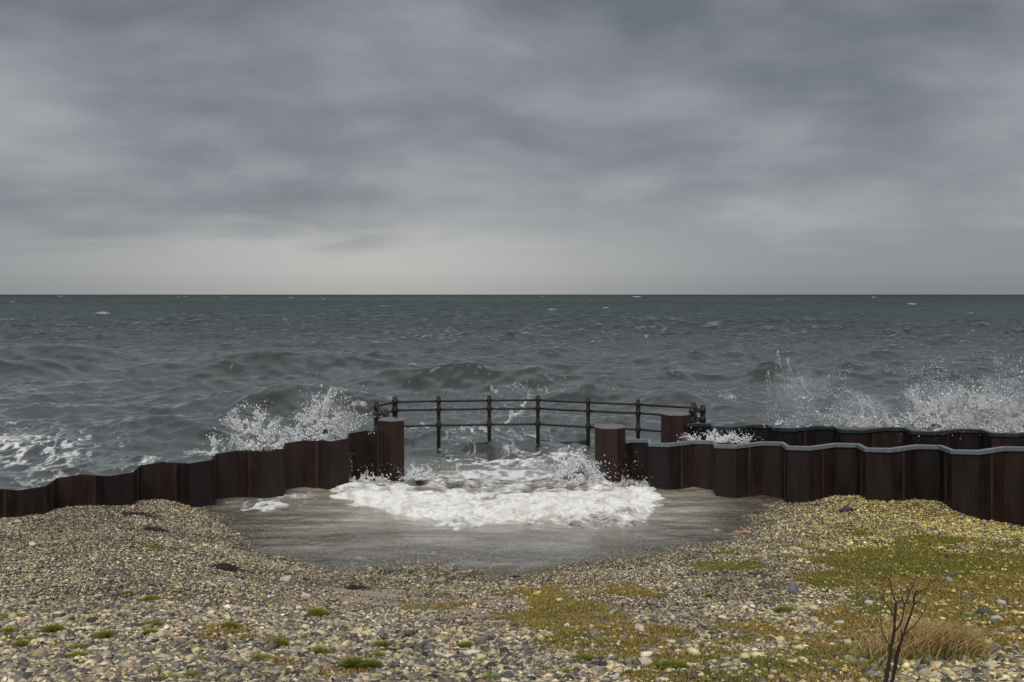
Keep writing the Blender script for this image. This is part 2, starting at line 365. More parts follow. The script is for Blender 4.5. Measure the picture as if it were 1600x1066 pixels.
def sdist(x, y, poly):                                              # signed distance, positive inside
    d = np.full(x.shape, 1e9); n = len(poly)
    for i in range(n):
        a = poly[i]; b = poly[(i + 1) % n]; e = b - a; L2 = (e ** 2).sum()
        t = np.clip(((x - a[0]) * e[0] + (y - a[1]) * e[1]) / L2, 0, 1)
        d = np.minimum(d, np.hypot(x - a[0] - t * e[0], y - a[1] - t * e[1]))
    ins = inpoly(x, y, [tuple(p) for p in poly]); return np.where(ins, d, -d)
def pool(x, y):
    h = (fbm(x * 1.0 + 3, y * 3.2, 3, 51) - 0.5) * 0.045 + (fbm(x * 3, y * 9, 2, 55) - 0.5) * 0.008
    return h + 0.03 * ss(13, 20, y)
def build_sea():
    t0 = np.arange(-0.60, 0.6001, 0.00125); e = 0.6 + np.geomspace(0.004, 2.4, 60)
    t = np.concatenate([-e[::-1], t0, e])
    ys = [11.4]
    while ys[-1] < 16000:
        y = ys[-1]; ys.append(y + max(0.034, (0.0027 if y < 500 else 0.006 if y < 2500 else 0.02) * y))
    ys = np.array(ys); dY = np.gradient(ys)
    T, Y = np.meshgrid(t, ys); X = T * Y
    d = dsea(X, Y); gap = d < -5
    m = np.where(gap, ss(18.3, 22.5, Y), ss(0.27, 0.42, d))
    dx, dy, h = waves(X, Y, dY)
    h += swells(X, Y) * m
    H1 = h * m + pool(X, Y) * (1 - m) + np.where(gap, 0.0, 0.0)
    # slight lip where the water pours in over the drowned sill under the railing
    H1 += np.where(gap, 0.05 * ss(22.2, 23.4, Y) * (1 - ss(25, 30, Y)), 0)
    md = np.where(gap, m, ss(0.5, 1.4, d)); X2 = X + dx * md; Y2 = Y + dy * md
    Z = H1
    px, py = topix(X, Y, 0 * X)
    F_ = np.zeros_like(X)
    def add(v): np.maximum(F_, v, out=F_)
    add(blob(px, py, 40, 700, 190, 48) * .62); add(blob(px, py, 230, 725, 90, 34) * .50); add(blob(px, py, 90, 745, 120, 26) * .52); add(blob(px, py, 310, 705, 90, 16) * .45)
    sea_g = np.where(m > 0.5, 1, 0)
    F_ *= sea_g
    add(blob(px, py, 400, 792, 85, 18) * .72 * (1 - sea_g)); add(blob(px, py, 460, 778, 60, 14) * .6 * (1 - sea_g))
    add(blob(px, py, 1110, 828, 40, 8) * .45); add(blob(px, py, 1140, 805, 50, 30) * .22)
    add(blob(px, py, 780, 745, 190, 22) * .78); add(blob(px, py, 790, 715, 190, 24) * .66); add(blob(px, py, 880, 715, 60, 22) * .68)
    add(blob(px, py, 770, 685, 200, 18) * .52); add(blob(px, py, 660, 683, 70, 7) * .52); add(blob(px, py, 790, 650, 260, 24) * .36); add(blob(px, py, 860, 614, 200, 10) * .42); add(blob(px, py, 1130, 622, 90, 10) * .42)
    add(blob(px, py, 780, 770, 300, 40) * .55)
    add(blob(px, py, 1420, 660, 240, 12) * .5); add(blob(px, py, 1540, 650, 120, 26) * .55); add(blob(px, py, 1130, 688, 60, 10) * .75 * sea_g)
    add(blob(px, py, 420, 700, 120, 16) * .62 * sea_g); add(blob(px, py, 550, 672, 60, 14) * .35 * sea_g); add(blob(px, py, 1250, 655, 120, 14) * .32)
    # scattered whitecaps on wave crests far out
    rng = np.random.default_rng(3)
    caps = [(160,490,14,2.2,1),(995,463.6,10,1.0,1),(1425,476,9,1.6,1),(1365,464.5,5,.9,1),(505,467,5,.8,.9),(290,463.5,5,.6,.9),(95,463,5,.8,.9),(835,499,12,1.0,.8),(635,485,8,1.0,.8),(1255,521,8,1,.8),(1110,497,6,1,.8),(480,555,18,1.3,.75),(300,498,9,.9,.8),(20,472,7,1,.9)]
    caps = [(a, b, c, d * .8, e * .68) for a, b, c, d, e in caps]
    for i in range(34): 
        yy = 463 + 70 * rng.random() ** 1.6; caps.append((rng.random() * 1700 - 50, yy, 3 + 7 * rng.random(), 0.35 + (yy - 460) * 0.007, .42 + .28 * rng.random()))
    for a, b, rx, ry, s in caps:
        r0 = np.searchsorted(-py[:, 0], -(b + 4 * ry)); r1 = np.searchsorted(-py[:, 0], -(b - 4 * ry)) + 1
        F_[r0:r1] = np.maximum(F_[r0:r1], s * blob(px[r0:r1], py[r0:r1], a, b, rx, ry, 1.5))
    gd = np.zeros_like(Z); near = ys < 20
    gd[near] = ground(X[near], Y[near]); gd[~near] = -3
    depth = Z - gd
    co = np.stack([X2, Y2, Z], -1).reshape(-1, 3)
    q = grid_quads(len(ys), len(t)); dd = depth.ravel()
    keep = dd[q].max(axis=1) > -0.12
    inside = (m.ravel()[q].max(axis=1) < 0.5) & ((X.ravel()[q[:, 0]] > 5.0) | (X.ravel()[q[:, 0]] < -6.6)) & (Y.ravel()[q[:, 0]] < 18)
    q = q[keep & ~inside]
    used = np.zeros(len(co), bool); used[q.ravel()] = True; mp = np.cumsum(used) - 1
    me = np_mesh('sea', co[used], mp[q], attrs={'foam': F_.ravel()[used], 'depth': dd[used], 'inner': (1 - m).ravel()[used]})
    m_, nt, b, L = mat('sea_water')
    tc = N(nt, 'ShaderNodeTexCoord'); sep = N(nt, 'ShaderNodeSeparateXYZ'); L(tc.outputs['Object'], sep.inputs[0])
    aF = N(nt, 'ShaderNodeAttribute', attribute_name='foam'); aD = N(nt, 'ShaderNodeAttribute', attribute_name='depth'); aI = N(nt, 'ShaderNodeAttribute', attribute_name='inner')
    far = mapr(nt, sep.outputs[1], 26, 110, 0, 1)
    body = mixc(nt, far, (0.022, 0.021, 0.017), (0.006, 0.022, 0.022))
    n0 = N(nt, 'ShaderNodeTexNoise', i_Scale=0.12, i_Detail=4); L(tc.outputs['Object'], n0.inputs['Vector'])
    body = mixc(nt, mapr(nt, n0.outputs[0], 0.35, 0.7, 0, 0.4), body, (0.018, 0.024, 0.023))
    mb = N(nt, 'ShaderNodeMapping'); mb.inputs['Scale'].default_value = (0.5, 1.6, 1); L(tc.outputs['Object'], mb.inputs[0])
    n0b = N(nt, 'ShaderNodeTexNoise', i_Scale=1.1, i_Detail=5); L(mb.outputs[0], n0b.inputs['Vector'])
    body = mixc(nt, aI.outputs['Fac'], body, mixc(nt, mapr(nt, n0b.outputs[0], 0.35, 0.65, 0, 1), (0.34, 0.295, 0.22), (0.47, 0.415, 0.335)))
    # lacy foam: thin walls between distorted cells, broken up by finer noise
    mp_ = N(nt, 'ShaderNodeMapping'); mp_.inputs['Scale'].default_value = (1.0, 0.62, 0.2); L(tc.outputs['Object'], mp_.inputs[0])
    dn = N(nt, 'ShaderNodeTexNoise', i_Scale=1.7, i_Detail=5, i_Roughness=0.62); L(mp_.outputs[0], dn.inputs['Vector'])
    ad = N(nt, 'ShaderNodeVectorMath', operation='MULTIPLY_ADD'); L(dn.outputs['Color'], ad.inputs[0]); ad.inputs[1].default_value = (1.3, 1.3, 0.3); L(mp_.outputs[0], ad.inputs[2])
    vo = N(nt, 'ShaderNodeTexVoronoi', feature='DISTANCE_TO_EDGE', i_Scale=2.3); L(ad.outputs[0], vo.inputs['Vector'])
    fn = N(nt, 'ShaderNodeTexNoise', i_Scale=7.5, i_Detail=7, i_Roughness=0.68); L(mp_.outputs[0], fn.inputs['Vector'])
    lace = math_(nt, 'SUBTRACT', 1.0, math_(nt, 'MULTIPLY', vo.outputs['Distance'], 3.4))
    pat = math_(nt, 'ADD', math_(nt, 'MULTIPLY', lace, 0.42), math_(nt, 'MULTIPLY', fn.outputs[0], 0.85))
    pat = math_(nt, 'ADD', pat, math_(nt, 'MULTIPLY', math_(nt, 'SUBTRACT', dn.outputs[0], 0.5), 0.7))
    fm = mapr(nt, math_(nt, 'ADD', pat, aF.outputs['Fac']), 1.10, 1.48, 0, 1)
    fm = math_(nt, 'MULTIPLY', fm, mapr(nt, aF.outputs['Fac'], 0.06, 0.25, 0, 1))
    foamc = mixc(nt, dn.outputs[0], (0.62, 0.60, 0.57), (0.80, 0.79, 0.77))
    bn1 = N(nt, 'ShaderNodeTexNoise', i_Scale=5.0, i_Detail=6, i_Roughness=0.6, i_Distortion=0.4); L(mp_.outputs[0], bn1.inputs['Vector'])
    mp2 = N(nt, 'ShaderNodeMapping'); mp2.inputs['Scale'].default_value = (0.5, 1.0, 1.0); L(tc.outputs['Object'], mp2.inputs[0])
    bn2 = N(nt, 'ShaderNodeTexNoise', i_Scale=0.9, i_Detail=8, i_Roughness=0.66); L(mp2.outputs[0], bn2.inputs['Vector'])
    hh = math_(nt, 'ADD', math_(nt, 'MULTIPLY', bn1.outputs[0], math_(nt, 'SUBTRACT', 0.040, math_(nt, 'MULTIPLY', aI.outputs['Fac'], 0.012))), math_(nt, 'MULTIPLY', bn2.outputs[0], math_(nt, 'MULTIPLY', far, 0.9)))
    hh = math_(nt, 'ADD', hh, math_(nt, 'MULTIPLY', fm, 0.03))
    bp = N(nt, 'ShaderNodeBump', i_Strength=0.9, i_Distance=1.0); L(hh, bp.inputs['Height'])
    dif = N(nt, 'ShaderNodeBsdfDiffuse'); L(mixc(nt, fm, body, foamc), dif.inputs[0]); L(bp.outputs[0], dif.inputs['Normal'])
    glo = N(nt, 'ShaderNodeBsdfGlossy', i_Roughness=0.12); glo.inputs[0].default_value = (0.98, 1.0, 0.97, 1); L(bp.outputs[0], glo.inputs['Normal'])
    fr = N(nt, 'ShaderNodeFresnel', i_IOR=1.34); L(bp.outputs[0], fr.inputs['Normal'])
    # far out the wind-roughened surface hides its grazing facets, so its mean reflectance is far lower than a mirror's
    cr = N(nt, 'ShaderNodeFloatCurve'); lg = math_(nt, 'LOGARITHM', math_(nt, 'MAXIMUM', sep.outputs[1], 10.0), 10.0)
    cv = cr.mapping.curves[0]; cv.points[0].location = (0, 1.0); cv.points[1].location = (1, .14)
    for a_, b_ in ((.14, 1.0), (.26, .95), (.43, .70), (.66, .30)): cv.points.new(a_, b_)
    cr.mapping.update(); L(math_(nt, 'DIVIDE', math_(nt, 'SUBTRACT', lg, 1.0), 3.0), cr.inputs['Value'])
    fac = math_(nt, 'MULTIPLY', math_(nt, 'MULTIPLY', math_(nt, 'MULTIPLY', math_(nt, 'MINIMUM', math_(nt, 'MULTIPLY', fr.outputs[0], 1.9), .95), cr.outputs[0]), math_(nt, 'MULTIPLY', mapr(nt, aD.outputs['Fac'], -0.01, 0.05, 0.1, 1.0), math_(nt, 'SUBTRACT', 1.0, math_(nt, 'MULTIPLY', aI.outputs['Fac'], 0.22)))), math_(nt, 'SUBTRACT', 1.0, math_(nt, 'MULTIPLY', fm, .9)))
    tr = N(nt, 'ShaderNodeBsdfTransparent')
    m1 = N(nt, 'ShaderNodeMixShader'); alpha = mapr(nt, aD.outputs['Fac'], -0.01, 0.20, 0.05, 1.0); L(math_(nt, 'MAXIMUM', alpha, fm), m1.inputs[0]); L(tr.outputs[0], m1.inputs[1]); L(dif.outputs[0], m1.inputs[2])
    m2 = N(nt, 'ShaderNodeMixShader'); L(fac, m2.inputs[0]); L(m1.outputs[0], m2.inputs[1]); L(glo.outputs[0], m2.inputs[2])
    L(m2.outputs[0], nt.nodes['Material Output'].inputs[0]); nt.nodes.remove(b)
    link('sea', me, m_, kind='structure')
build_sea()

# ------------------------------------------------------------------ breaking surge between the walls
def build_breaker():
    xs = np.arange(-4.3, 3.6, 0.016); ys = np.arange(14.1, 21.4, 0.018); X, Y = np.meshgrid(xs, ys)
    wx = (fbm(X * 2.2, Y * 2.2, 5, 61, .6) - .5) * 0.7; wy = (fbm(X * 2.2, Y * 2.2, 5, 67, .6) - .5) * 0.8
    sd_ = sdist(X + wx, Y + wy, BW)
    bil = np.abs(fbm(X * 3.0, Y * 2.6, 2, 71) - .5) * 2; bil2 = np.abs(fbm(X * 8, Y * 7, 3, 73) - .5) * 2; fine = fbm(X * 26, Y * 22, 3, 79) - .5
    prof = ss(-.05, .75, sd_)
    front = np.exp(-((Y - 15.9 - 0.35 * np.abs(X + 0.3)) / 0.8) ** 2)
    Z = pool(X, Y) - 0.03 + prof * (0.010 + 0.045 * front + 0.10 * (1 - bil) + 0.03 * (1 - bil2)) + fine * 0.006 * ss(0, .15, sd_)
    Z += 0.24 * prof * np.exp(-(((X - 1.55) / .35) ** 2 + ((Y - 18.5) / .55) ** 2))
    Yd = Y - 0.10 * prof * (1 - bil2) - 0.05 * fine; Xd = X + 0.10 * (fbm(X * 9, Y * 9, 2, 83) - .5) * prof
    dens = ss(0, .22, sd_ + (fbm(X * 14, Y * 9, 3, 87) - .5) * .22) * (0.16 + 0.62 * front + 0.34 * (1 - bil)) 
    co = np.stack([Xd, Yd, Z], -1).reshape(-1, 3); q = grid_quads(len(ys), len(xs))
    s = sd_.ravel(); keep = s[q].max(axis=1) > 0.0; q = q[keep]
    used = np.zeros(len(co), bool); used[q.ravel()] = True; mp = np.cumsum(used) - 1
    me = np_mesh('surge_foam', co[used], mp[q], attrs={'dens': dens.ravel()[used]})
    m, nt, b, L = mat('churned_foam')
    tc = N(nt, 'ShaderNodeTexCoord'); a = N(nt, 'ShaderNodeAttribute', attribute_name='dens')
    n = N(nt, 'ShaderNodeTexNoise', i_Scale=2.4, i_Detail=9, i_Roughness=0.62, i_Distortion=1.6); L(tc.outputs['Object'], n.inputs['Vector'])
    n2 = N(nt, 'ShaderNodeTexNoise', i_Scale=16, i_Detail=6, i_Roughness=0.7, i_Distortion=0.8); L(tc.outputs['Object'], n2.inputs['Vector'])
    p = math_(nt, 'ADD', math_(nt, 'ADD', math_(nt, 'MULTIPLY', n.outputs[0], 0.9), math_(nt, 'MULTIPLY', n2.outputs[0], 0.16)), a.outputs['Fac'])
    fm = mapr(nt, p, 0.80, 1.25, 0, 1)
    fc = mixc(nt, mapr(nt, n.outputs[0], 0.34, 0.60, 0, 1), (0.56, 0.50, 0.41), (0.80, 0.785, 0.75))
    L(mixc(nt, fm, (0.16, 0.135, 0.105), fc), b.inputs['Base Color'])
    L(mapr(nt, fm, 0, 1, 0.2, 0.85, False), b.inputs['Roughness'])
    L(mapr(nt, math_(nt, 'ADD', a.outputs['Fac'], math_(nt, 'MULTIPLY', n2.outputs[0], 0.5)), 0.30, 0.66, 0, 1), b.inputs['Alpha']); b.inputs['Subsurface Weight'].default_value = 0.6; b.inputs['Subsurface Radius'].default_value = (.10, .09, .08); b.inputs['Subsurface Scale'].default_value = 0.6
    bp = N(nt, 'ShaderNodeBump', i_Strength=0.2, i_Distance=0.03); L(n2.outputs[0], bp.inputs['Height']); L(bp.outputs[0], b.inputs['Normal'])
    link('surge_foam', me, m, kind='stuff', label='churning white surf pouring in through the gap between the rusty box posts', cat='surf')
build_breaker()

# ------------------------------------------------------------------ sheet pile walls
FL, AR, DP = 0.363, 0.2705, 0.49
def thick_strip(bm, pts, th, z0, z1, dv):
    """pts: 2-D polyline (s, off); extruded upright as a plate of thickness th; z1 is a function of s"""
    n = len(pts); nor = []
    for i in range(n):
        a = Vector(pts[max(i - 1, 0)]); b = Vector(pts[min(i + 1, n - 1)]); t = (b - a).normalized(); nor.append(Vector((-t.y, t.x)))
    f = [Vector(pts[i]) + nor[i] * th / 2 for i in range(n)]; g = [Vector(pts[i]) - nor[i] * th / 2 for i in range(n)]
    def V(p, z): 
        q = dv(p.x, p.y); return bm.verts.new((q[0], q[1], z))
    f0 = [V(p, z0) for p in f]; f1 = [V(p, z1(p.x)) for p in f]; g0 = [V(p, z0) for p in g]; g1 = [V(p, z1(p.x)) for p in g]
    for i in range(n - 1):
        bm.faces.new((f0[i], f0[i+1], f1[i+1], f1[i])); bm.faces.new((g0[i+1], g0[i], g1[i], g1[i+1])); bm.faces.new((f1[i], f1[i+1], g1[i+1], g1[i]))
    bm.faces.new((f0[0], f1[0], g1[0], g0[0])); bm.faces.new((g0[-1], g1[-1], f1[-1], f0[-1]))
rngp = np.random.default_rng(8)
def sheet_wall(label, W0, u, nsea, k0, k1, ztop, cap, zb, group):
    o = link('sheet_pile_wall', None, label=label, cat='wall', group=group)
    s0 = k0 * P; ox, oy = W0 + u * s0; o.location = (ox, oy, 0)
    def dv(s, off): q = W0 + u * s + nsea * off; return (q[0] - ox, q[1] - oy)          # off > 0: towards the sea
    zt = lambda s: ztop(s / P)
    # profile vertices over one period starting in the middle of the narrow web: far -> near
    def prof(s):
        t = (s / P) % 1.0 * P
        if t < AR / 2: return DP / 2 * (-t / (AR / 2))
        if t < AR / 2 + FL: return -DP / 2
        if t < AR / 2 + FL + AR: return -DP / 2 + DP * (t - AR / 2 - FL) / AR
        if t < 1.5 * AR + 2 * FL: return DP / 2
        return DP / 2 - DP / 2 * (t - 1.5 * AR - 2 * FL) / (AR / 2)
    kk = k0
    halves = []; j = math.floor(k0 * 2)
    while j < k1 * 2:
        a, b = j * P / 2, (j + 1) * P / 2
        sgn = -1 if j % 2 == 0 else 1
        pts = [(a, 0), (a + AR / 2, sgn * DP / 2), (a + AR / 2 + FL, sgn * DP / 2), (b, 0)]
        if b > s0 + 0.05 and a < k1 * P: halves.append((a, b, pts)); 
        j += 1
    for a, b, pts in halves:
        if a < s0: pts = [(s, prof(s)) for s in [s0] + [p[0] for p in pts if p[0] > s0 + 0.02]]
        bm = bmesh.new(); thick_strip(bm, pts, 0.016, zb, zt, dv)
        # interlock: a small hooked rib where this pile grips the next one
        q = dv(b, 0); nf = len(bm.faces); c = 0.026
        ang = math.atan2(u[1], u[0]); hx = [(c * math.cos(ang + t) , c * math.sin(ang + t)) for t in np.linspace(0, 2 * math.pi, 7)[:-1]]
        prism(bm, [(q[0] + h[0], q[1] + h[1]) for h in hx], zb, zt(b) - 0.012)
        bm.faces.ensure_lookup_table()
        for fc in bm.faces[nf:]: fc.material_index = 1
        me = bm_mesh('sheet_pile', bm); me.materials.append(M_piles[int(rngp.integers(3))]); me.materials.append(M_lock); link('sheet_pile', me, None, o)
    if cap:
        pts = []
        for a, b, p in halves: pts += [x for x in p if x[0] >= s0 - 1e-4]
        pts = sorted(set((round(x, 4), round(y, 4)) for x, y in pts))
        if pts[0][0] > s0 + 0.02: pts = [(s0, prof(s0))] + pts
        # channel over the edge: top plate and two lips, mitred at each bend
        bm = bmesh.new(); n = len(pts); rows = []
        sec = [(-0.034, -0.045), (-0.034, 0.012), (-0.026, 0.019), (0.026, 0.019), (0.034, 0.012), (0.034, -0.045)]
        for i, (s, off) in enumerate(pts):
            A = Vector(pts[max(i-1, 0)]); B = Vector(pts[min(i+1, n-1)])
            if 0 < i < n - 1:
                t1 = (Vector(pts[i]) - A).normalized(); t2 = (B - Vector(pts[i])).normalized(); t = (t1 + t2).normalized(); ln = 1 / max(0.6, t.dot(t1))
            else: t = (B - A).normalized(); ln = 1
            nn = Vector((-t.y, t.x)) * ln; row = []
            for w_, z_ in sec:
                q = dv(s + nn.x * w_, off + nn.y * w_); row.append(bm.verts.new((q[0], q[1], zt(s) + z_)))
            rows.append(row)
        for r0, r1 in zip(rows, rows[1:]):
            for k in range(6): bm.faces.new((r0[k], r0[(k+1) % 6], r1[(k+1) % 6], r1[k]))
        bm.faces.new(rows[0][::-1]); bm.faces.new(rows[-1])
        bmesh.ops.recalc_face_normals(bm, faces=bm.faces)
        link('capping_rail', bm_mesh('capping_rail', bm), cap, o)
    return o
G = 'rusty sheet pile walls of the sea defence'
sheet_wall('rusty corrugated steel wall without a cap rail, running left along the shingle', LW0, uL, nL, -0.54, 8, lambda k: 0.91 - 0.062 * k, None, -1.3, G)
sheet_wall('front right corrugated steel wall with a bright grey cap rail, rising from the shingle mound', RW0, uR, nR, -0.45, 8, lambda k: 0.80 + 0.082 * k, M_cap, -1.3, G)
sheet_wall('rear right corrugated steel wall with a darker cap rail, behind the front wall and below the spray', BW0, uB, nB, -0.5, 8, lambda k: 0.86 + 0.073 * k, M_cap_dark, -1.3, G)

def box_post(label, cx, cy, wd, dp, top, shape, ribs, mcol):
    o = link('box_pile_post', None, label=label, cat='post', group='box pile posts at the wall ends'); o.location = (cx, cy, 0)
    hex_ = [(x * wd, y * dp) for x, y in shape]
    bm = bmesh.new(); prism(bm, hex_, -1.3, top); bmesh.ops.recalc_face_normals(bm, faces=bm.faces)
    link('pile_shaft', bm_mesh('pile_shaft', bm), mcol, o)
    bm = bmesh.new(); prism(bm, [(x * 1.05, y * 1.04) for x, y in hex_], top + 0.0005, top + 0.016); link('cap_plate', bm_mesh('cap_plate', bm), M_plate, o)
    # clutch ribs up the front
    for x, y in ribs:
        x *= wd; y *= dp
        bm = bmesh.new(); prism(bm, [(x - .009, y - .010), (x + .009, y - .010), (x + .009, y + .02), (x - .009, y + .02)], -1.3, top - 0.004)
        link('clutch_rib', bm_mesh('clutch_rib', bm), M_pile, o)
    return o
box_post('dark rusty hexagonal steel post ending the left wall, pale plate on top', -2.26, 18.8, 0.485, 0.62, 1.13, [(-.5,-.28),(.04,-.5),(.5,-.26),(.40,.42),(.05,.5),(-.42,.42)], [(.04,-.5)], M_box)
box_post('red-brown rusty hexagonal steel post ending the front right wall', 1.84, 18.75, 0.545, 0.60, 1.00, [(-.5,-.12),(-.30,-.5),(.20,-.5),(.5,-.22),(.46,.36),(.2,.5),(-.34,.5),(-.5,.2)], [(-.30,-.5),(-.24,-.5),(.5,-.21)], M_box)
box_post('rusty hexagonal steel post farther back, ending the rear right wall beside the railing', 3.38, 20.6, 0.56, 0.62, 1.02, [(-.5,-.12),(-.30,-.5),(.20,-.5),(.5,-.22),(.46,.36),(.2,.5),(-.34,.5),(-.5,.2)], [(-.30,-.5),(-.24,-.5),(.5,-.21)], M_box)

# ------------------------------------------------------------------ railing
def build_railing():
    o = link('iron_railing', None, label='black iron railing of posts and three thin rails standing in the waves', cat='railing'); o.location = (0.3, 22.5, 0)
    off = Vector(o.location)
    zt = 1.16
    def at(px, pytop): return W(px, pytop, zt)
    seq = [(619, 652, .055), (603, 640, .052), (588, 627, .052), (617, 620, .062), (685.5, 619, .045), (764.5, 618, .045), (840.5, 617.5, .045), (919, 621, .045), (997, 624, .046), (1084, 629, .058), (1098, 633, .056)]
    pts = [at(a, b) for a, b, r in seq]
    pts.append(Vector((3.75, 20.75, zt))) 
    rads = [r for *_, r in seq] + [.05]
    for p, r in zip(pts, rads):
        bm = bmesh.new(); q = p - off
        prof = [(-0.9, r * .95), (0.40, r * .9), (0.425, r * 1.2), (0.485, r * 1.42), (0.545, r * 1.2), (0.57, r * .88), (0.78, r * .88), (0.80, r * 1.15), (0.85, r * 1.35), (0.90, r * 1.15), (0.92, r * .9), (0.99, r * .9), (1.01, r * 1.12), (1.05, r * 1.3), (1.09, r * 1.1), (1.10, r * .85), (zt - .01, r * .8), (zt, r * .7)]
        tube(bm, [(q.x, q.y, z) for z, _ in prof], [min(rr, r * 1.22) * 1.06 for _, rr in prof], 10)
        link('railing_post', bm_mesh('railing_post', bm, True), M_iron, o)
    for a, b in zip(pts, pts[1:]):
        for z in (0.487, 0.85, 1.045):
            bm = bmesh.new(); pa = a - off; pb = b - off; n = 6
            P_ = [(pa.x + (pb.x - pa.x) * t, pa.y + (pb.y - pa.y) * t, z - 0.004 * math.sin(math.pi * t)) for t in [i / n for i in range(n + 1)]]
            tube(bm, P_, 0.025, 8); link('rail', bm_mesh('rail', bm, True), M_iron, o)
build_railing()

def build_sill():
    o = link('drowned_sill', None, label='low dark weedy steel sill just breaking the water beyond the railing posts', cat='sill'); o.location = (0.2, 23.75, 0)
    bm = bmesh.new(); xs = np.linspace(-3.1, 1.6, 40); rows = []
    for x in xs:
        y = -0.10 * (x / 2.5) ** 2; z = -0.02 + 0.03 * math.sin(x * 5) + 0.015 * math.sin(x * 13)
        rows.append([bm.verts.new((x, y + a, b if b < 0 else b + z)) for a, b in ((-.09, -.8), (-.09, 0.0), (-.05, .018), (.05, .018), (.09, 0.0), (.09, -.8))])
    for a, b in zip(rows, rows[1:]):
        for k in range(5): bm.faces.new((a[k], a[k+1], b[k+1], b[k]))
    link('sill_plate', bm_mesh('sill_plate', bm), M_iron, o)
build_sill()

# ------------------------------------------------------------------ icosahedra in bulk
def ico():
    t = (1 + 5 ** .5) / 2
    v = np.array([(-1,t,0),(1,t,0),(-1,-t,0),(1,-t,0),(0,-1,t),(0,1,t),(0,-1,-t),(0,1,-t),(t,0,-1),(t,0,1),(-t,0,-1),(-t,0,1)], float); v /= np.linalg.norm(v[0])
    f = np.array([(0,11,5),(0,5,1),(0,1,7),(0,7,10),(0,10,11),(1,5,9),(5,11,4),(11,10,2),(10,7,6),(7,1,8),(3,9,4),(3,4,2),(3,2,6),(3,6,8),(3,8,9),(4,9,5),(2,4,11),(6,2,10),(8,6,7),(9,8,1)])
    return v, f
IV, IF = ico()
def ico2():
    bm = bmesh.new(); bmesh.ops.create_icosphere(bm, subdivisions=2, radius=1); bm.verts.ensure_lookup_table()
    v = np.array([tuple(x.co) for x in bm.verts]); f = np.array([[q.index for q in fc.verts] for fc in bm.faces]); bm.free(); return v, f
IV2, IF2 = ico2()
def bulk(V, Fc, pos, scl, rz, jit=0.0, tilt=None, attrs=None, rng=RNG):
    n = len(pos); v = np.repeat(V[None], n, 0)
    if jit: v = v * (1 + jit * (rng.random((n, len(V), 1)) - .5) * 2)
    v = v * scl[:, None, :]
    if tilt is not None:
        c, s = np.cos(tilt)[:, None], np.sin(tilt)[:, None]; y = v[..., 1] * c - v[..., 2] * s; z = v[..., 1] * s + v[..., 2] * c; v = np.stack([v[..., 0], y, z], -1)
    c, s = np.cos(rz)[:, None], np.sin(rz)[:, None]
    v = np.stack([v[..., 0] * c - v[..., 1] * s, v[..., 0] * s + v[..., 1] * c, v[..., 2]], -1) + pos[:, None, :]
    f = Fc[None] + (np.arange(n) * len(V))[:, None, None]
    at = {k: np.repeat(a, len(V), axis=0) for k, a in (attrs or {}).items()}
    return v.reshape(-1, 3), f.reshape(-1, 3), at

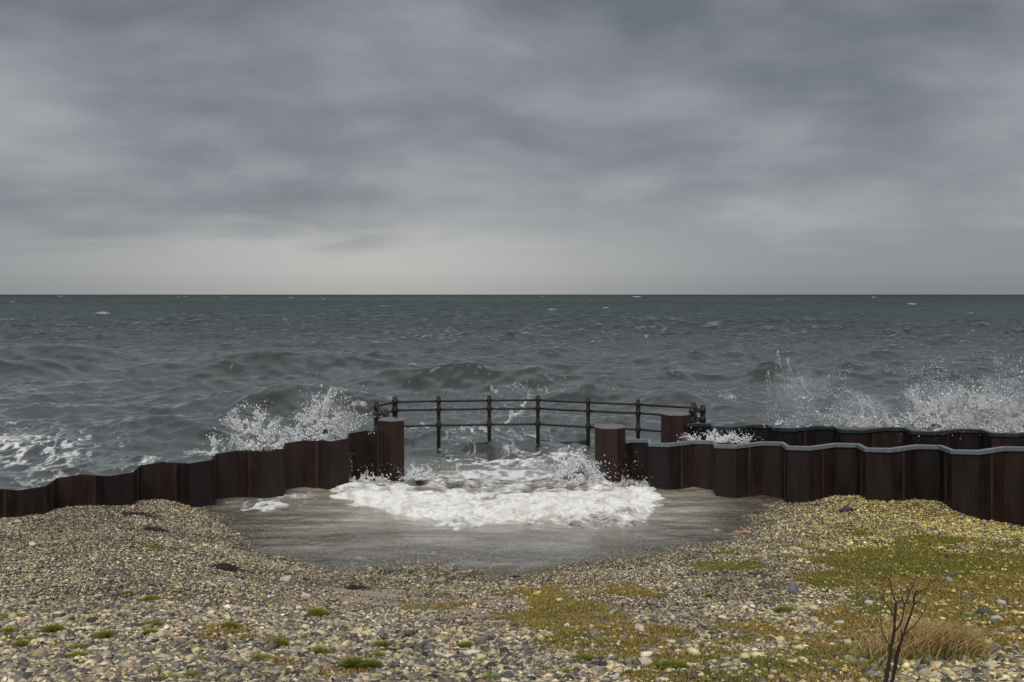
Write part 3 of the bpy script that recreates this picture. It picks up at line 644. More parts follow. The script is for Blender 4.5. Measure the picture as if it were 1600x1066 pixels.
# ------------------------------------------------------------------ gravel
def stone_colors(n, rng, px=None, py=None):
    pal = np.array([(.42,.37,.22),(.52,.46,.32),(.24,.20,.12),(.33,.30,.25),(.125,.122,.112),(.070,.069,.066),(.036,.036,.036),(.17,.155,.13),(.60,.56,.47),(.40,.25,.15),(.10,.088,.066),(.42,.385,.17)])
    p = np.array([.13,.12,.11,.12,.13,.12,.07,.11,.035,.022,.06,.015]); p /= p.sum()
    c = pal[rng.choice(len(pal), n, p=p)] * (0.75 + 0.5 * rng.random((n, 1)))
    return c
def build_gravel():
    rng = np.random.default_rng(21)
    def scatter(n, y0, y1, size, sv, V, Fc, sink):
        # density even on the ground
        y = np.sqrt(y0 ** 2 + (y1 ** 2 - y0 ** 2) * rng.random(n)); x = (rng.random(n) * 2 - 1) * 0.60 * y
        d = dsea(x, y); z = ground(x, y); ok = (d < 0.25) & (y < 17.4) & (z > -0.13)
        T = turf(x, y); ok &= rng.random(n) > T * (0.86 + .1 * (fbm(x * 5, y * 5, 2, 8) > .5))
        px, py = topix(x, y, z)
        sand = np.maximum.reduce([blob(px, py, 560, 935, 170, 20), blob(px, py, 740, 955, 100, 26), blob(px, py, 818, 960, 36, 13) * 1.6])
        ok &= rng.random(n) > np.minimum(sand * 1.5 * ss(.30, .55, fbm(x * 2.5, y * 4, 3, 91)), .9)
        x, y, z, px, py, T = [q[ok] for q in (x, y, z, px, py, T)]; n = len(x)
        r = size * np.exp(rng.normal(0, sv, n)) * (1 + 0.35 * ss(900, 1066, py) + 0.25 * ss(1150, 1600, px) )
        sc_ = np.stack([r * (0.85 + .5 * rng.random(n)), r * (0.65 + .3 * rng.random(n)), r * (0.35 + .35 * rng.random(n))], -1)
        c = stone_colors(n, rng)
        yel = np.clip(ss(1150, 1500, px) * (1 - ss(840, 960, py)) + 0.45 * ss(1050, 1500, px), 0, 1) * (rng.random(n) < .75)
        c = c * (1 - 0.55 * yel[:, None]) + yel[:, None] * .55 * np.array([.40, .34, .045]) * (c.mean(1, keepdims=True) / .22)
        wet = (1 - ss(0.02, 0.09, z)) * ss(300, 360, px) * (1 - ss(1130, 1230, px)); c = c * (1 - 0.22 * wet[:, None])
        drk = ss(.52, .66, fbm(x * .8, y * .8, 3, 95)); c = c * (1 - .25 * drk[:, None]) * np.array([1.33, 1.22, 1.08])
        pos = np.stack([x, y, z + sc_[:, 2] * sink + rng.random(n) * 0.012], -1)
        return bulk(V, Fc, pos, sc_, rng.random(n) * 6.28, 0.40, (rng.random(n) - .5) * 1.1, {'col': c}, rng)
    OV = np.array([(1,0,0),(-1,0,0),(0,1,0),(0,-1,0),(0,0,1),(0,0,-1)], float); OF = np.array([(0,2,4),(2,1,4),(1,3,4),(3,0,4),(2,0,5),(1,2,5),(3,1,5),(0,3,5)])
    parts = [scatter(370000, 8.6, 17.5, 0.0116, .34, OV, OF, .3), scatter(190000, 5.0, 9.0, 0.0087, .45, IV, IF, .35), scatter(3800, 4.6, 9.5, 0.017, .32, IV, IF, .3), scatter(4000, 9, 16.5, 0.021, .3, IV, IF, .35)]
    vs, fs, cs, o = [], [], [], 0
    for v, f, a in parts: vs.append(v); fs.append(f + o); cs.append(a['col']); o += len(v)
    me = np_mesh('gravel', np.concatenate(vs), None, np.concatenate(fs), {'col': np.concatenate(cs)}, smooth=False)
    m = mat_simple('pebbles', None, 0.62, 45, 0.35, 0.3, 0.4, attr='col')
    link('gravel', me, m, kind='stuff', label='cream, yellow and grey shingle covering the whole beach', cat='gravel')
build_gravel()

# ------------------------------------------------------------------ single stones
def stone(px, py, w_px, col, label, flat=0.55, group='larger stones lying on the shingle', asp=0.7):
    p = PG(px, py); r = w_px / F * p.y / 2; rng = np.random.default_rng(int(px * 7 + py))
    bm = bmesh.new(); bmesh.ops.create_icosphere(bm, subdivisions=3, radius=1); bm.verts.ensure_lookup_table()
    planes = [(lambda v: v / np.linalg.norm(v))(rng.normal(size=3)) for _ in range(9)]
    ds = [0.62 + 0.25 * rng.random() for _ in planes]
    for v in bm.verts:
        c = np.array(v.co)
        for n_, d in zip(planes, ds):
            k = c @ n_ - d
            if k > 0: c = c - n_ * k * 0.8
        v.co = Vector((c[0] * r * 1.12, c[1] * r * asp * 1.12, c[2] * r * flat * 1.1))
    me = bm_mesh('stone', bm, True)
    o = link('stone', me, mat_simple('stone_face', col, 0.65, 30, 0.3, 0.4), label=label, cat='stone', group=group)
    o.location = (p.x, p.y, p.z + r * flat * 0.45); o.rotation_euler = (rng.normal() * .12, rng.normal() * .15, rng.random() * 6.28 if asp > .6 else rng.normal() * .3)
S = [(1240,926,26,(.15,.145,.15),'rounded grey stone, largest on the right of the beach, beside pale shingle',.8),
 (1150,836,24,(.30,.17,.08),'orange-brown slab at the right edge of the pool water',.3),
 (477,934,20,(.55,.48,.38),'pale cream oval stone left of the bright green tuft on sandy shingle',.5),
 (1272,972,20,(.42,.36,.16),'yellowish lichen stone among grey stones right of centre',.6),
 (1262,963,14,(.14,.15,.16),'blue-grey stone touching the yellowish lichen stone',.6),
 (1207,950,14,(.10,.10,.11),'near-black stone lower left of the large rounded grey stone',.7),
 (1310,1006,20,(.12,.125,.12),'dark flat stone on brown turf left of the bare shrub',.5),
 (1312,976,20,(.50,.48,.40),'long pale stone among yellow shingle, left of the shrub tips',.4),
 (1358,945,17,(.42,.42,.42),'whitish angular stone behind the shrub stems',.6),
 (1484,909,15,(.25,.25,.25),'grey stone on turf above the shrub branch ends',.6),
 (1566,945,17,(.50,.50,.48),'white stone on turf near the right edge',.6),
 (1512,937,16,(.10,.11,.115),'dark stone on turf to the right of the shrub top',.5),
 (1540,961,24,(.055,.058,.06),'black jagged stone cluster piece on the right turf',.5),
 (1557,969,18,(.42,.42,.40),'pale stone just below the black jagged stone',.5),
 (1518,1013,22,(.30,.24,.18),'tan stone at the upper edge of the lower right rubble',.6),
 (1550,1018,34,(.07,.075,.08),'wide dark slab in the lower right rubble',.35),
 (1482,1042,30,(.17,.18,.20),'flat blue-grey slab pointing left below the dry grass',.3),
 (1547,1044,24,(.46,.42,.30),'big cream stone right of the blue-grey slab',.55),
 (1447,1058,24,(.38,.33,.20),'cream stone right of the shrub foot',.7),
 (1461,1060,26,(.50,.44,.27),'pale yellow stone at the bottom edge below the dry grass',.6),
 (1362,1057,20,(.20,.21,.22),'grey stone left of the shrub foot',.6),
 (1330,1035,26,(.42,.38,.27),'cream stone on brown turf below the driftwood stick',.5),
 (1348,1036,18,(.52,.50,.45),'whitish stone beside the cream stone on brown turf',.6),
 (1007,1038,26,(.50,.45,.33),'long pale stone below the brown turf patch in the middle',.5),
 (990,1036,18,(.42,.39,.15),'yellow-green stone left of the long pale stone',.5),
 (775,1010,22,(.075,.08,.085),'dark flat stone left of the brown turf patch',.5),
 (885,981,13,(.62,.60,.55),'small white stone in the middle of the brown turf patch',.6),
 (925,981,12,(.60,.57,.50),'small white stone right of the other white one on brown turf',.5),
 (875,940,13,(.60,.58,.50),'small white stone at the top edge of the brown turf patch',.5),
 (857,992,12,(.52,.50,.45),'small pale stone on the left of the brown turf patch',.5),
 (839,930,15,(.50,.48,.12),'yellow stone at the peak of the little sandy bank',.5),
 (1000,984,20,(.48,.44,.34),'pale flat stone on the right part of the brown turf patch',.4),
 (690,910,18,(.30,.24,.14),'tan cobble close to the water edge below the surf',.6),
 (660,1042,22,(.11,.12,.13),'dark stone in the bottom middle of the beach',.5),
 (445,908,26,(.45,.41,.33),'pale flat slab above the long sandy strip',.3),
 (650,908,20,(.09,.075,.06),'dark brown flat stone right of the pool edge weed',.4),
 (20,1040,22,(.45,.42,.33),'pale stone in the bottom left corner',.5),
 (150,1035,20,(.52,.50,.46),'white stone low on the left of the beach',.5),
 (565,876,22,(.42,.40,.33),'pale stone awash at the near edge of the pool',.35),
 (1088,926,20,(.30,.26,.22),'pinkish grey stone below the green turf strip',.6),
 (1240,860,17,(.40,.33,.26),'tan stone on the slope of the right shingle mound',.5),
 (1320,800,18,(.035,.033,.032),'black stone near the crest of the right shingle mound',.5)]
for a in S: stone(*a[:5], flat=a[5])

# ------------------------------------------------------------------ grass
def blades(pts, hgt, wid, lean, rng, cols, curve=0.5):
    n = len(pts); a = rng.random(n) * 6.283; L = lean * (0.3 + rng.random(n)); h = hgt * (0.5 + rng.random(n) * .8)
    dx, dy = np.cos(a) * L * h, np.sin(a) * L * h; b = rng.random(n) * 6.283; wx, wy = np.cos(b) * wid / 2, np.sin(b) * wid / 2
    P0 = pts; P1 = pts + np.stack([dx * .35, dy * .35, h * .6], -1); P2 = pts + np.stack([dx, dy, h * (1 - curve * np.minimum(L, 1.3) * .4)], -1)
    Wv = np.stack([wx, wy, wx * 0], -1)
    v = np.stack([P0 - Wv, P0 + Wv, P1 + Wv * .8, P1 - Wv * .8, P2], 1).reshape(-1, 3)
    i = np.arange(n)[:, None] * 5
    return v, i + np.array([0, 1, 2, 3]), i + np.array([3, 2, 4]), np.repeat(cols, 5, 0)
M_grass, _nt, _b, _L = mat('grass_blades')
_a = N(_nt, 'ShaderNodeAttribute', attribute_name='col'); _L(_a.outputs['Color'], _b.inputs['Base Color']); _b.inputs['Roughness'].default_value = 0.7; _b.inputs['Specular IOR Level'].default_value = 0.2
def gcol(n, rng, green):
    g = (rng.random(n) < green)[:, None]
    c = np.where(g, np.array([.185, .180, .026]), np.array([.36, .24, .065])) * (0.6 + .8 * rng.random((n, 1)))
    return c
def build_turf():
    rng = np.random.default_rng(33); n = 680000
    y = np.sqrt(5.2 ** 2 + (13.5 ** 2 - 5.2 ** 2) * rng.random(n)); x = (rng.random(n) * 1.22 - .55) * y
    T = turf(x, y); ok = rng.random(n) < T; x, y = x[ok], y[ok]; z = ground(x, y)
    gr = np.clip(.22 + .9 * (ss(.45, .65, fbm(x * 1.6, y * 1.6, 3, 35))) , 0, .9); px, py = topix(x, y, z)
    gr = np.where((np.abs(px - 1400) < 130) & (py < 905), np.maximum(gr, .6), gr); gr = np.where(py < 895, np.maximum(gr, .7), gr); gr = np.where((px < 1100) & (py > 915), gr * .55, gr)
    c = gcol(len(x), rng, gr)
    v, q, t, cc = blades(np.stack([x, y, z - .004], -1), 0.030, 0.0060, .9, rng, c)
    link('grass', np_mesh('grass', v, q, t, {'col': cc}), M_grass, kind='stuff', label='short brown and green turf spreading over the right half of the shingle', cat='grass')
build_turf()
def tuft(px, py, wpx, label, green=.95, hgt=.045, n=None):
    p = PG(px, py + 2); rng = np.random.default_rng(int(px * 3 + py)); r = wpx / F * p.y / 2 * 1.12; hgt *= 1.35; n = n or int(900 + 12000 * r)
    a = rng.random(n) * 6.283; rr = r * np.sqrt(rng.random(n)) * (0.8 + .25 * np.sin(a * 3 + px)); x = p.x + np.cos(a) * rr; y = p.y + np.sin(a) * rr * .75
    z = ground(x, y); q = rr / r
    pts = np.stack([x - p.x, y - p.y, z - p.z - .004], -1)
    c = gcol(n, rng, green) * np.array([1.0, 1.15, 1.0])
    v, qd, t, cc = blades(pts, hgt * (1.1 - .5 * q), 0.005, .9, rng, c)
    o = link('grass_tuft', np_mesh('grass_tuft', v, qd, t, {'col': cc}), M_grass, label=label, cat='grass tuft', group='small grass tufts in the shingle'); o.location = p
TF = [(497,961,34,'bright green mossy tuft alone on the sandy strip left of centre',1,.05),
 (165,997,32,'green tuft in the middle of the left shingle',.9,.045),(84,987,34,'dark green tuft left of the mid-left one',.9,.045),
 (236,938,32,'olive green tuft nearest the pool on the left',.85,.04),(200,928,24,'small brownish green tuft upper left of the olive one',.6,.03),
 (238,979,32,'upper green tuft of the close pair on the left',.9,.04),(236,991,26,'lower green tuft of the close pair on the left',.8,.035),
 (360,979,28,'rusty green tuft right of the close pair',.6,.035),(20,965,34,'brownish tuft by the left edge, the upper one',.5,.035),
 (12,988,30,'rust coloured tuft at the left edge',.4,.035),(32,1010,28,'green-brown tuft at the left edge, the lowest one',.7,.035),
 (120,1028,36,'green-brown tuft low on the left',.7,.035),(124,1012,38,'wide faint brownish tuft low on the left',.5,.03),
 (433,1008,32,'dark green tuft left of the bottom pair',.85,.045),(405,1030,50,'wide brownish green tuft low left of centre',.6,.03),
 (551,1045,28,'taller bright green tuft of the bottom pair',.95,.06),(580,1043,24,'smaller bright green tuft of the bottom pair',.95,.045),
 (598,1011,22,'small bright green tuft above the bottom pair',1,.04),(592,1027,26,'small olive tuft between bottom pair and the tuft above',.75,.03),
 (314,1034,24,'tiny yellow-green tuft at bottom left of centre',.9,.03),(500,1020,32,'pale green tuft with moss left of the small bright one',.8,.035),
 (728,1014,28,'bright green tuft below the sandy bank in the middle',1,.045),(912,1033,40,'green tuft at the lower edge of the brown turf',.85,.04),
 (885,1054,26,'low green tuft at the bottom below the brown turf',.8,.03),(766,1063,26,'green tuft cut by the bottom edge near the middle',.9,.03),
 (1110,932,20,'small green tuft right of the middle turf patch',.9,.03),(1225,955,34,'green tuft under the large rounded grey stone',.85,.04),
 (1050,1042,46,'green tuft in the lower middle right of the long pale stone',.8,.04),(262,1064,34,'brown-green tuft at the bottom edge on the left',.7,.035),(300,1057,34,'green tuft close to the bottom edge on the left',.85,.03)]
for a in TF: tuft(*a[:4], green=a[4], hgt=a[5])

def dry_clump():
    p = PG(1430, 1030); rng = np.random.default_rng(4); o = link('dry_grass', None, label='clump of long straw-coloured grass bending right behind the bare shrub', cat='grass clump'); o.location = p
    def part(name, n, col, hgt, cx, sx, sy):
        x = cx + rng.normal(0, sx, n); y = rng.normal(0, sy, n) + .1; z = ground(x + p.x, y + p.y) - p.z - .01
        a = rng.normal(0.2, .9, n); L = .5 + rng.random(n) * .8; h = hgt * (.4 + .8 * rng.random(n)) * np.exp(-((x - cx) / (2.2 * sx)) ** 2)
        dx, dy = np.cos(a) * L * h, np.sin(a) * L * h * .6
        b = rng.random(n) * 6.28; Wv = np.stack([np.cos(b), np.sin(b), b * 0], -1) * .0022
        P0 = np.stack([x, y, z], -1); P1 = P0 + np.stack([dx * .25, dy * .25, h * .5], -1); P2 = P0 + np.stack([dx * .65, dy * .65, h * .8], -1); P3 = P0 + np.stack([dx * 1.2, dy * 1.2, h * .72], -1)
        v = np.stack([P0 - Wv, P0 + Wv, P1 + Wv, P1 - Wv, P2 + Wv * .7, P2 - Wv * .7, P3], 1).reshape(-1, 3); i = np.arange(n)[:, None] * 7
        q = np.concatenate([i + np.array([0, 1, 2, 3]), i + np.array([3, 2, 4, 5])]); t = i + np.array([5, 4, 6])
        c = np.array(col) * (.6 + .8 * rng.random((n, 1)))
        link(name, np_mesh(name, v, q, t, {'col': np.repeat(c, 7, 0)}), M_grass, o)
    part('straw_blades', 5200, (.38, .26, .10), .24, 0.05, .19, .10); part('green_blades', 2600, (.13, .14, .035), .13, 0.02, .25, .12)
dry_clump()

# ------------------------------------------------------------------ bare shrub and other plants
M_twig = mat_simple('dark_twig', (0.028, 0.014, 0.011), 0.7, 40, 0.4, 0.3)
M_pale = mat_simple('pale_stalk', (0.22, 0.14, 0.07), 0.7, 40, 0.3, 0.2)
def shrub(name, label, base, stems, mat_, cat):
    o = link(name, None, label=label, cat=cat); o.location = base; rng = random.Random(5)
    for nm, pts, r0, r1, dy in stems:
        Q = []; n = len(pts)
        for i, (a, b) in enumerate(pts):
            t = i / (n - 1); Y = base.y + dy[0] + (dy[1] - dy[0]) * t
            Q.append(WY(1280 + a / 5, 860 + b / 5, Y) - base)
        # smooth the path
        R_ = []; rad = []
        for i in range(n - 1):
            for k in range(4):
                t = k / 4; p0 = Q[max(i-1, 0)]; p1 = Q[i]; p2 = Q[i+1]; p3 = Q[min(i+2, n-1)]
                R_.append(.5 * ((2 * p1) + (p2 - p0) * t + (2*p0 - 5*p1 + 4*p2 - p3) * t*t + (3*p1 - p0 - 3*p2 + p3) * t**3)); u_ = (i + t) / (n - 1); rad.append((r0 + (r1 - r0) * u_) * (1 + .12 * rng.uniform(-1, 1)))
        R_.append(Q[-1]); rad.append(r1)
        bm = bmesh.new(); tube(bm, R_, rad, 7); link(nm, bm_mesh(nm, bm, True), mat_, o)
base = PG(1388, 1092)
st = [('stem', [(508,1160),(515,1060),(530,960),(548,860),(562,760),(577,690),(588,600),(592,520),(600,400)], .0125, .0062, (0, .05)),
 ('stem', [(530,1160),(560,1060),(600,900),(622,780),(650,680),(690,570),(720,490),(738,420),(745,360),(765,310)], .0090, .0030, (0, -.10)),
 ('twig', [(600,405),(585,365),(565,300),(550,235),(515,190),(470,160)], .004, .0015, (.05, .1)),
 ('twig', [(553,755),(520,690),(495,640),(482,570),(480,510)], .004, .0018, (.02, .12)),
 ('twig', [(590,520),(560,475),(520,410),(480,350),(460,325)], .004, .0015, (.04, -.08)),
 ('twig', [(596,630),(635,575),(655,500),(662,420),(640,350),(640,290)], .0045, .0015, (.02, -.03)),
 ('twig', [(655,672),(700,625),(745,585),(800,510),(840,430)], .0035, .0013, (-.04, -.14)),
 ('twig', [(738,430),(785,385),(815,345),(850,285),(890,240),(940,195)], .0035, .0013, (-.09, -.02)),
 ('twig', [(655,470),(680,390),(705,330),(740,260),(745,230)], .0035, .0013, (-.02, .06)),
 ('twig', [(735,440),(735,370),(725,300),(700,240)], .003, .0012, (-.08, 0)),
 ('twig', [(748,360),(790,320),(830,300)], .0028, .0012, (-.1, -.15)),
 ('twig', [(602,420),(635,395),(665,340),(690,280)], .003, .0012, (.04, .1)),
 ('twig', [(630,760),(600,840),(585,900),(570,1020)], .003, .004, (-.02, 0)),
 ('twig', [(548,235),(520,215),(495,215)], .002, .001, (.1, .12)), ('twig', [(850,285),(860,240),(850,205)], .002, .001, (-.05, 0)),
 ('twig', [(640,620),(640,690),(610,780),(590,870)], .0035, .004, (0, .03)),
 ('twig', [(705,330),(690,290),(660,260)], .002, .001, (0, .05)), ('twig', [(890,240),(920,240),(950,225)], .002, .001, (-.03, 0)),
 ('twig', [(520,410),(500,350),(505,300)], .002, .001, (0, -.05)), ('twig', [(662,420),(690,380),(700,300),(720,250)], .0025, .001, (-.03, -.06))]
shrub('bare_shrub', 'leafless dark brown shrub with two main stems rising at the lower right', base, st, M_twig, 'shrub')
b2 = PG(1500, 1024)
shrub('dead_weed', 'thin straw-coloured dead weed standing right of the dry grass clump', b2,
  [('stalk', [(1105,815),(1110,740),(1118,680),(1112,600),(1112,510)], .006, .002, (0, 0)), ('stalk', [(1112,720),(1085,650),(1060,590),(1040,490)], .004, .0015, (0, .05)),
   ('stalk', [(1118,690),(1135,640),(1150,590)], .003, .0015, (0, -.05)), ('stalk', [(1100,780),(1080,700),(1070,640),(1075,560)], .003, .0015, (0, .06)), ('stalk', [(1112,600),(1095,560),(1100,500)], .0025, .001, (0, .02))], M_pale, 'weed')
b3 = PG(1281, 1060)
shrub('thin_weed', 'short reddish brown weed stalk at the bottom left of the shrub', b3,
  [('stalk', [(5,1040),(30,950),(50,900),(75,870)], .004, .002, (0, 0)), ('stalk', [(25,960),(10,880),(5,800)], .003, .0015, (0, .05)), ('stalk', [(45,905),(40,850),(15,780)], .002, .001, (0, -.05))], M_pale, 'weed')
b4 = PG(1478, 1036)
shrub('dark_stalk', 'single dark dead stalk in front of the dry grass clump', b4, [('stalk', [(975,880),(985,800),(993,720),(997,650)], .004, .0015, (0, 0)), ('stalk', [(985,800),(960,770),(965,740)], .002, .001, (0, .03))], M_twig, 'weed')

def stick(pa, pb, r, col, label, name='driftwood_stick'):
    a = PG(*pa); b = PG(*pb); mid = (a + b) / 2; bm = bmesh.new(); n = 8; rng = random.Random(3)
    pts = [(a - mid).lerp(b - mid, i / n) + Vector((0, 0, r * .8 + rng.uniform(-.3, .5) * r)) + Vector((0, rng.uniform(-1, 1) * r, 0)) for i in range(n + 1)]
    tube(bm, pts, [r * (1 - .5 * abs(2 * i / n - 1) ** 2) for i in range(n + 1)], 8)
    o = link(name, bm_mesh(name, bm, True), mat_simple('driftwood', col, .8, 30, .3, .3), label=label, cat='driftwood'); o.location = mid
stick((1288,1028), (1348,1024), .012, (.11, .07, .05), 'thin brown driftwood stick lying on turf left of the shrub')
stick((1146,834), (1174,836), .028, (.42, .26, .12), 'short orange-brown piece of wood at the right edge of the pool')
stick((240,886), (285,880), .010, (.10, .05, .035), 'thin dark stick on the left shingle below the seaweed patch')
stick((1528,857), (1600,863), .006, (.05, .30, .24), 'turquoise strand of old rope on the shingle by the right edge', 'rope_strand')

def seaweed(px, py, wpx, label, n=220, hgt=.03):
    n = int(n * 1.6); wpx *= 1.15; hgt *= 1.3
    p = PG(px, py); rng = np.random.default_rng(int(px)); r = wpx / F * p.y / 2; bm = bmesh.new()
    for i in range(n):
        a = rng.random() * 6.28; q = r * rng.random() ** .6; x, y = math.cos(a) * q, math.sin(a) * q * .5
        z = float(ground(p.x + x, p.y + y)) - p.z + 0.01 + hgt * rng.random() * (1 - q / r); d = rng.random() * 6.28; L = .02 + .03 * rng.random()
        tube(bm, [(x, y, z), (x + math.cos(d) * L, y + math.sin(d) * L, z + .012 * rng.normal()), (x + math.cos(d + .6) * L * 1.8, y + math.sin(d + .6) * L * 1.8, z - .004)], [.004, .006, .002], 5)
    o = link('seaweed', bm_mesh('seaweed', bm, True), M_weed, label=label, cat='seaweed', group='clumps of washed-up seaweed'); o.location = p
M_weed = mat_simple('black_seaweed', (0.022, 0.017, 0.012), 0.5, 30, 0.5, 0.2)
seaweed(352, 889, 42, 'black seaweed clump on the shingle between the pool and the left tufts')
seaweed(243, 830, 30, 'dark seaweed clump up the left shingle near the wall')
seaweed(215, 805, 50, 'scattered dark seaweed under the left wall', 160, .012)
seaweed(505, 881, 18, 'small brown weed clump at the pool edge', 90)
seaweed(558, 920, 30, 'flat black seaweed scrap on the strip below the pool', 90, .012)
seaweed(1325, 800, 22, 'small black weed clump on top of the right shingle mound', 110, .02)

# ------------------------------------------------------------------ sea spray
M_spray, nt_, b_, L_ = mat('sea_spray'); b_.inputs['Base Color'].default_value = (.80, .80, .79, 1); b_.inputs['Roughness'].default_value = .5
b_.inputs['Alpha'].default_value = 0.95
M_mist = bpy.data.materials.new('spray_mist'); M_mist.use_nodes = True; _t = M_mist.node_tree; _t.nodes.clear()
_o = N(_t, 'ShaderNodeOutputMaterial'); _v = N(_t, 'ShaderNodeVolumeScatter'); _v.inputs['Color'].default_value = (.97, .98, 1, 1)
_tc = N(_t, 'ShaderNodeTexCoord'); _ln = N(_t, 'ShaderNodeVectorMath', operation='LENGTH'); _t.links.new(_tc.outputs['Object'], _ln.inputs[0])
_n = N(_t, 'ShaderNodeTexNoise', i_Scale=2.6, i_Detail=4, i_Distortion=0.8); _t.links.new(_tc.outputs['Object'], _n.inputs['Vector'])
_t.links.new(math_(_t, 'MULTIPLY', math_(_t, 'MULTIPLY', mapr(_t, _ln.outputs['Value'], 0.15, 1.0, 1, 0), mapr(_t, _n.outputs[0], 0.38, 0.68, 0.1, 1)), 2.4), _v.inputs['Density'])
_t.links.new(_v.outputs[0], _o.inputs['Volume'])
def splash(label, Y, jets, seed, drops=0, box=None, core=None, mist=None):
    """jets: (px0, py0, px1, py1, bend, n, r) from foot to tip; core: list of (px, py, rx, ry, n, r); loose drops in a box"""
    rng = np.random.default_rng(seed); PS, RS = [], []
    def P3(px, py, y): return np.stack([(px - 800) / F * y, y, H - (py - HY) / F * y], -1)
    for x0, y0, x1, y1, bend, n, r in jets:
        n = int(n * 3); t = rng.random(n) ** 1.35; L = math.hypot(x1 - x0, y1 - y0); nx, ny = -(y1 - y0) / L, (x1 - x0) / L
        # the jet breaks into knots and threads towards its tip
        ph = rng.random() * 6.28; thr = np.floor(rng.random(n) * 4)
        off = bend * np.sin(np.pi * t) + (rng.normal(0, 1, n) * .25 + (thr - 1.5) * .5) * L * .09 * (0.25 + t) + 1.5 * np.sin(9 * t + ph + thr * 1.7)
        px = x0 + (x1 - x0) * t + nx * off; py = y0 + (y1 - y0) * t + ny * off
        y = Y + rng.normal(0, .10, n) * (.4 + t) ; PS.append(P3(px, py, y)); RS.append(.5 * r * (1.15 - .75 * t) * np.exp(rng.normal(0, .45, n)))
    for cx, cy, rx, ry, n, r in (core or []):
        n = int(n * 3.4); a = rng.random(n) * 6.283; q = np.abs(rng.normal(0, .5, n)); px = cx + np.cos(a) * rx * q; py = cy - np.abs(np.sin(a)) * ry * q
        f = fbm(px * .12, py * .12, 3, seed); ok = f > .42; px, py = px[ok], py[ok]; n2 = len(px)
        PS.append(P3(px, py, Y + rng.normal(0, .16, n2))); RS.append(.5 * r * np.exp(rng.normal(0, .4, n2)))
    if drops:
        x0, y0, x1, y1 = box; drops = int(drops * 2.4); m = drops * 4; px = x0 + (x1 - x0) * rng.random(m); v = rng.random(m) ** .6; py = y0 + (y1 - y0) * v
        f = fbm(px * .035, py * .035, 3, seed + 3); ux = (px - x0) / (x1 - x0); ok = (f > .44) & (rng.random(m) < np.minimum(1, 3.2 * ux) * np.minimum(1, 3.2 * (1 - ux)) * (.25 + .75 * v)); px, py = px[ok][:drops], py[ok][:drops]; n2 = len(px)
        PS.append(P3(px, py, Y + rng.normal(0, .45, n2))); RS.append(.0036 * np.exp(rng.normal(0, .5, n2)) * .92)
    p = np.concatenate(PS); r = np.concatenate(RS); n = len(p); c = p.mean(0); c[2] = p[:, 2].min(); r = np.clip(r, .0022, .05)
    s = np.stack([r, r, r * (1 + .9 * rng.random(n))], -1)
    v, f, _ = bulk(IV, IF, p - c, s, rng.random(n) * 6.28, .18, rng.normal(0, .5, n), None, rng)
    o = link('sea_spray', np_mesh('sea_spray', v, None, f), M_spray, label=label, cat='splash', group='splashes thrown up against the steel walls'); o.location = c
    for cx, cy, rx, ry in (mist or []):
        q = WY(cx, cy, Y); k = Y / F; bm = bmesh.new(); bmesh.ops.create_icosphere(bm, subdivisions=3, radius=1)
        m_ = link('mist', bm_mesh('mist', bm, True), M_mist, o, kind='stuff'); m_.location = q - o.location; m_.scale = (rx * k, .35, ry * k)
splash('left splash of the pair above the uncapped wall, fanning to the upper left', 18.3,
  [(400,700,348,655,6,420,.016),(398,695,362,640,-5,420,.016),(385,700,390,660,3,300,.016),(405,690,405,648,2,220,.013),(415,700,440,650,-5,260,.013),(335,712,333,682,2,420,.016),(330,712,300,706,2,160,.012),(425,700,445,675,3,220,.012)],
  1, 260, (340,640,480,690), [(395,704,30,50,4200,.017),(430,702,22,24,1500,.015),(335,712,14,30,420,.015)], [(400,690,62,46)])
splash('tall splash with a curling tip right of the pair above the uncapped wall', 18.7,
  [(500,690,462,650,6,420,.015),(505,690,480,648,-6,420,.015),(505,685,505,640,4,420,.015),(508,650,522,604,-4,300,.011),(515,690,530,650,-6,420,.015),(498,655,512,618,5,240,.011),(520,690,545,680,2,200,.012),(465,690,448,668,2,300,.014)],
  2, 900, (500,600,592,690), [(502,690,30,58,4600,.016),(470,694,24,24,1100,.015)], [(505,665,60,62)])
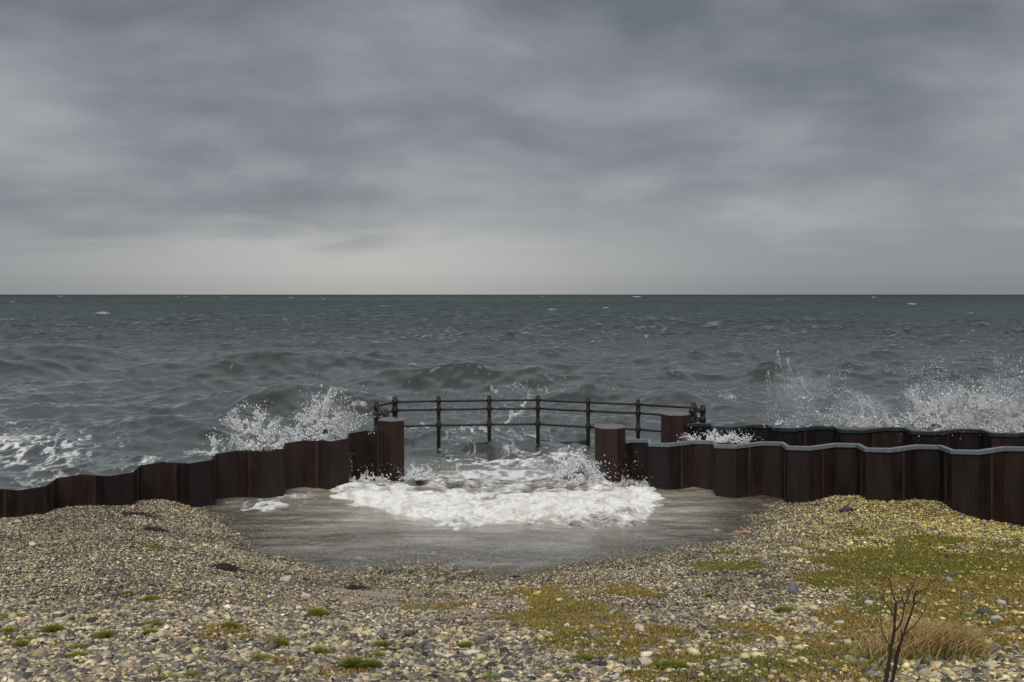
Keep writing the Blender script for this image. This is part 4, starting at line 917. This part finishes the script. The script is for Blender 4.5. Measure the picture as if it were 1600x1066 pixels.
splash('biggest burst of spray over the rear wall at the right edge', 18.4,
  [(1440,672,1418,608,6,520,.014),(1445,672,1430,600,-5,380,.012),(1465,672,1475,620,5,480,.014),(1475,672,1500,600,-7,360,.012),(1490,672,1545,600,10,360,.011),(1520,680,1590,620,8,360,.011),(1560,690,1600,640,5,360,.012),(1455,670,1462,600,5,260,.010)],
  3, 5200, (1400,550,1640,690), [(1462,674,42,46,3200,.016),(1560,686,60,60,1500,.013),(1600,690,50,70,1500,.012),(1530,640,80,40,1500,.010)], [(1475,650,80,62),(1580,650,95,75)])
splash('fine falling spray above the middle of the rear right wall', 18.9,
  [(1215,548,1240,640,6,110,.006),(1230,560,1265,650,5,110,.006),(1250,590,1300,665,4,130,.006),(1200,580,1215,650,3,80,.006),(1345,665,1340,610,5,260,.010),(1370,668,1350,618,4,220,.010),(1320,650,1350,668,3,160,.008),(1390,668,1372,630,3,180,.009)],
  4, 1500, (1180,560,1420,668), [(1345,668,40,34,700,.010),(1215,664,18,8,260,.014)], [(1250,612,60,70),(1350,645,70,45)])
splash('low splash between the front and rear right walls beside the rear post', 18.6,
  [(1090,692,1062,682,2,140,.011),(1100,692,1118,670,3,220,.012),(1120,692,1150,676,3,260,.012),(1140,692,1175,684,2,220,.012),(1080,690,1070,676,2,80,.010)],
  5, 160, (1060,668,1190,690), [(1125,692,46,14,1500,.013)])
splash('scattered drops flung up by a wave behind the railing', 25.5,
  [(790,664,800,640,3,170,.017),(800,650,822,636,3,120,.015),(815,635,830,606,4,70,.014)],
  6, 260, (690,600,930,680), None)
splash('spout of surf against the front right post', 18.2,
  [(925,752,890,716,6,500,.015),(915,750,905,712,4,420,.014),(930,755,938,742,2,160,.013),(960,765,975,745,3,150,.011),(1020,760,1020,738,2,120,.011)],
  7, 130, (870,705,1050,760), [(905,756,36,36,2200,.016),(1000,768,40,16,900,.014)], [(905,738,48,36)])
splash('small surf spout against the left post', 18.3,
  [(650,748,642,726,2,200,.013),(660,748,672,730,3,220,.013),(560,752,575,735,3,110,.011),(545,750,548,706,1,60,.008)],
  8, 80, (540,720,680,750), [(655,750,26,18,1200,.014),(575,754,40,12,900,.013)])
